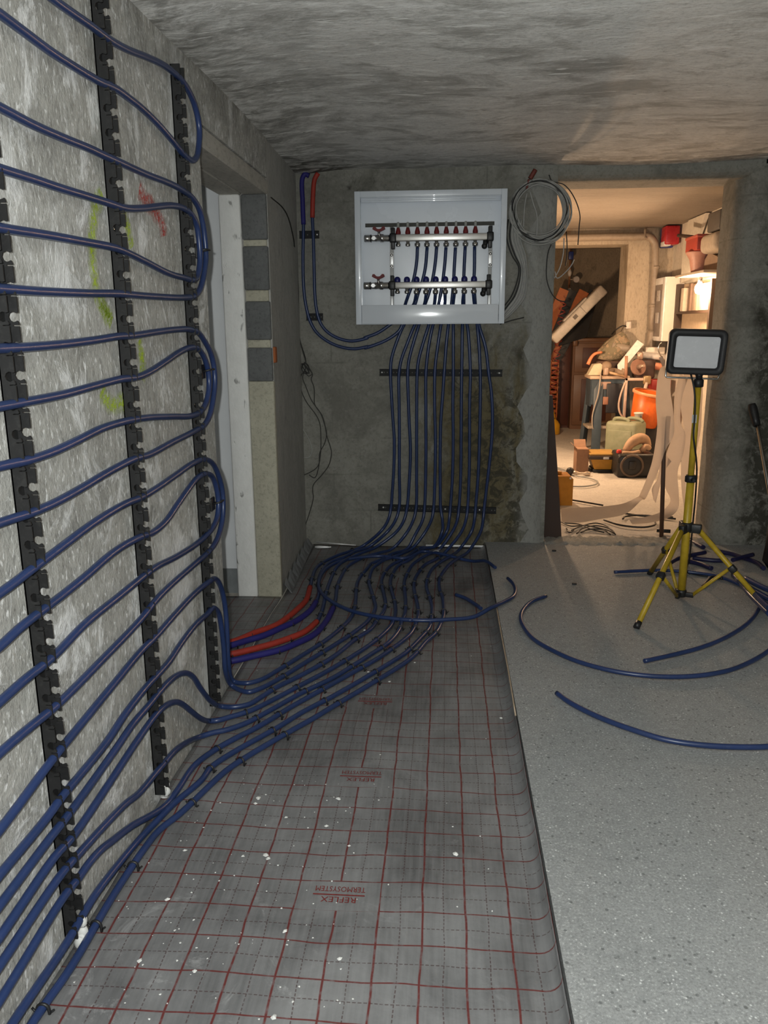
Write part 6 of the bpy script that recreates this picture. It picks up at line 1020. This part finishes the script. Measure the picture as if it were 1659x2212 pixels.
# ---------------------------------------------------------------- workshop: things on the floor
cb_ = thing('cardboard_box', (1.16, 6.8, SZ), 'small brown cardboard box on the workshop floor', 'box')
M_CARD = pm('brown_cardboard', (.32, .18, .11), .8)
obj('carton', MB().box((1.115, 6.74, SZ), (1.215, 6.90, .225)), M_CARD, cb_); obj('flap', MB().box((0, 0, 0), (.10, .07, .003), Matrix.Translation((1.115, 6.90, .225)) @ Matrix.Rotation(.9, 4, 'X')), M_CARD, cb_); obj('flap', MB().box((-.05, 0, 0), (0, .16, .003), Matrix.Translation((1.115, 6.74, .225)) @ Matrix.Rotation(.8, 4, 'Y')), M_CARD, cb_)
tu = thing('yellow_tub', (1.33, 6.85, SZ), 'yellow and black tub between cardboard box and black case', 'tub')
M_TUBY = pm('ochre_plastic', (.45, .22, .02), .5)
mb = MB(); mb.add([(1.265, 6.72, SZ+.025), (1.42, 6.72, SZ+.025), (1.42, 6.92, SZ+.025), (1.265, 6.92, SZ+.025), (1.215, 6.69, .175), (1.44, 6.69, .175), (1.44, 6.95, .175), (1.215, 6.95, .175)], [(0, 3, 2, 1), (0, 1, 5, 4), (1, 2, 6, 5), (2, 3, 7, 6), (3, 0, 4, 7)]); obj('body', mb, M_TUBY, tu)
obj('base', MB().rbox((1.25, 6.71, SZ), (1.43, 6.93, SZ+.028), .008), M_BLACK, tu); obj('rim_band', MB().rbox((1.208, 6.683, .145), (1.447, 6.957, .178), .008), pm('dark_brown_band', (.05, .03, .02), .5), tu); obj('lid', MB().rbox((1.215, 6.69, .178), (1.44, 6.95, .195), .006), pm('ochre_lid', (.42, .24, .06), .5), tu)
obj('maker_mark', MB().rbox((1.325, 6.678, .150), (1.37, 6.684, .168), .001, seg=1), pm('white_mark', (.7, .7, .7), .4), tu)
tc = thing('tool_case', (1.53, 6.6, SZ), 'black plastic tool case with round moulding', 'case')
M_CASE = pm('black_case', (.018, .017, .017), .45, var=.2)
obj('body', MB().rbox((1.40, 6.48, SZ), (1.70, 6.76, .225), .025, seg=3), M_CASE, tc)
obj('round_moulding', MB().tube([(1.515+.085*math.cos(a), 6.478, .13+.085*math.sin(a)) for a in [k*2*PI/20 for k in range(20)]], .010, 2, 8, closed=True), pm('brown_moulding', (.12, .08, .055), .5), tc)
obj('centre_boss', MB().rbox((1.49, 6.468, .10), (1.545, 6.485, .17), .006), M_CASE, tc); obj('grip', MB().tube([(1.405, 6.47, .16), (1.40, 6.455, .19), (1.42, 6.455, .215), (1.46, 6.47, .215)], .008, 3, 8), M_CASE, tc)
obj('red_cap', MB().lathe([(.018, 0), (.020, .005), (.020, .025), (.014, .03)], Matrix.Translation((1.42, 6.55, .222)), 14), pm('red_cap', (.6, .04, .03), .4), tc)
gv_ = MB(); gv_.tube([(1.48, 6.58, .235), (1.52, 6.58, .30), (1.58, 6.59, .335), (1.63, 6.60, .33), (1.66, 6.60, .27)], lambda q: .030+.015*math.sin(q*PI), 4, 10); gv_.tube([(1.44, 6.52, .232), (1.52, 6.52, .228), (1.58, 6.53, .24)], .016, 3, 8)
gv_.tube([(1.60, 6.56, .24), (1.63, 6.54, .28), (1.66, 6.55, .26)], .024, 3, 8)
obj('leather_glove', gv_, pm('tan_leather', (.48, .30, .18), .6, bump=.3, bscale=40), None, 'tan leather glove lying on the black case', 'glove')
am = thing('amber_canister', (.84, 5.5, SZ), 'amber plastic canister beside the leaning brown board', 'canister')
M_AMB = pm('amber_plastic', (.50, .20, .01), .35)
mb = MB(); mb.prism([(.75, 5.44, SZ), (.885, 5.44, SZ), (.885, 5.44, .215), (.865, 5.44, .235), (.75, 5.44, .235)], (0, .17, 0)); obj('body', mb, M_AMB, am); obj('cap', MB().lathe([(.018, 0), (.018, .02)], Matrix.Translation((.80, 5.52, .235)), 14), M_AMB, am); obj('label_dot', MB().lathe([(.007, 0), (.007, .002)], Matrix.Translation((.865, 5.439, .222)) @ Matrix.Rotation(PI/2, 4, 'X'), 10), pm('white_mark', (.7, .7, .7), .4), am)
cn = thing('cable_connector', (1.10, 6.58, SZ), 'black plug with pale metal connector on the workshop floor', 'connector')
obj('plug', MB().sphere((1.04, 6.58, SZ+.034), .034, None, 14, 10, (1, .8, 1)), M_BLACK, cn); obj('connector_body', MB().tube([(1.06, 6.58, SZ+.025), (1.10, 6.56, SZ+.022), (1.15, 6.56, SZ+.02), (1.20, 6.56, SZ+.02)], lambda q: .014+.006*math.sin(q*9), 4, 10), pm('pale_brass', (.6, .48, .36), .35, .4), cn)
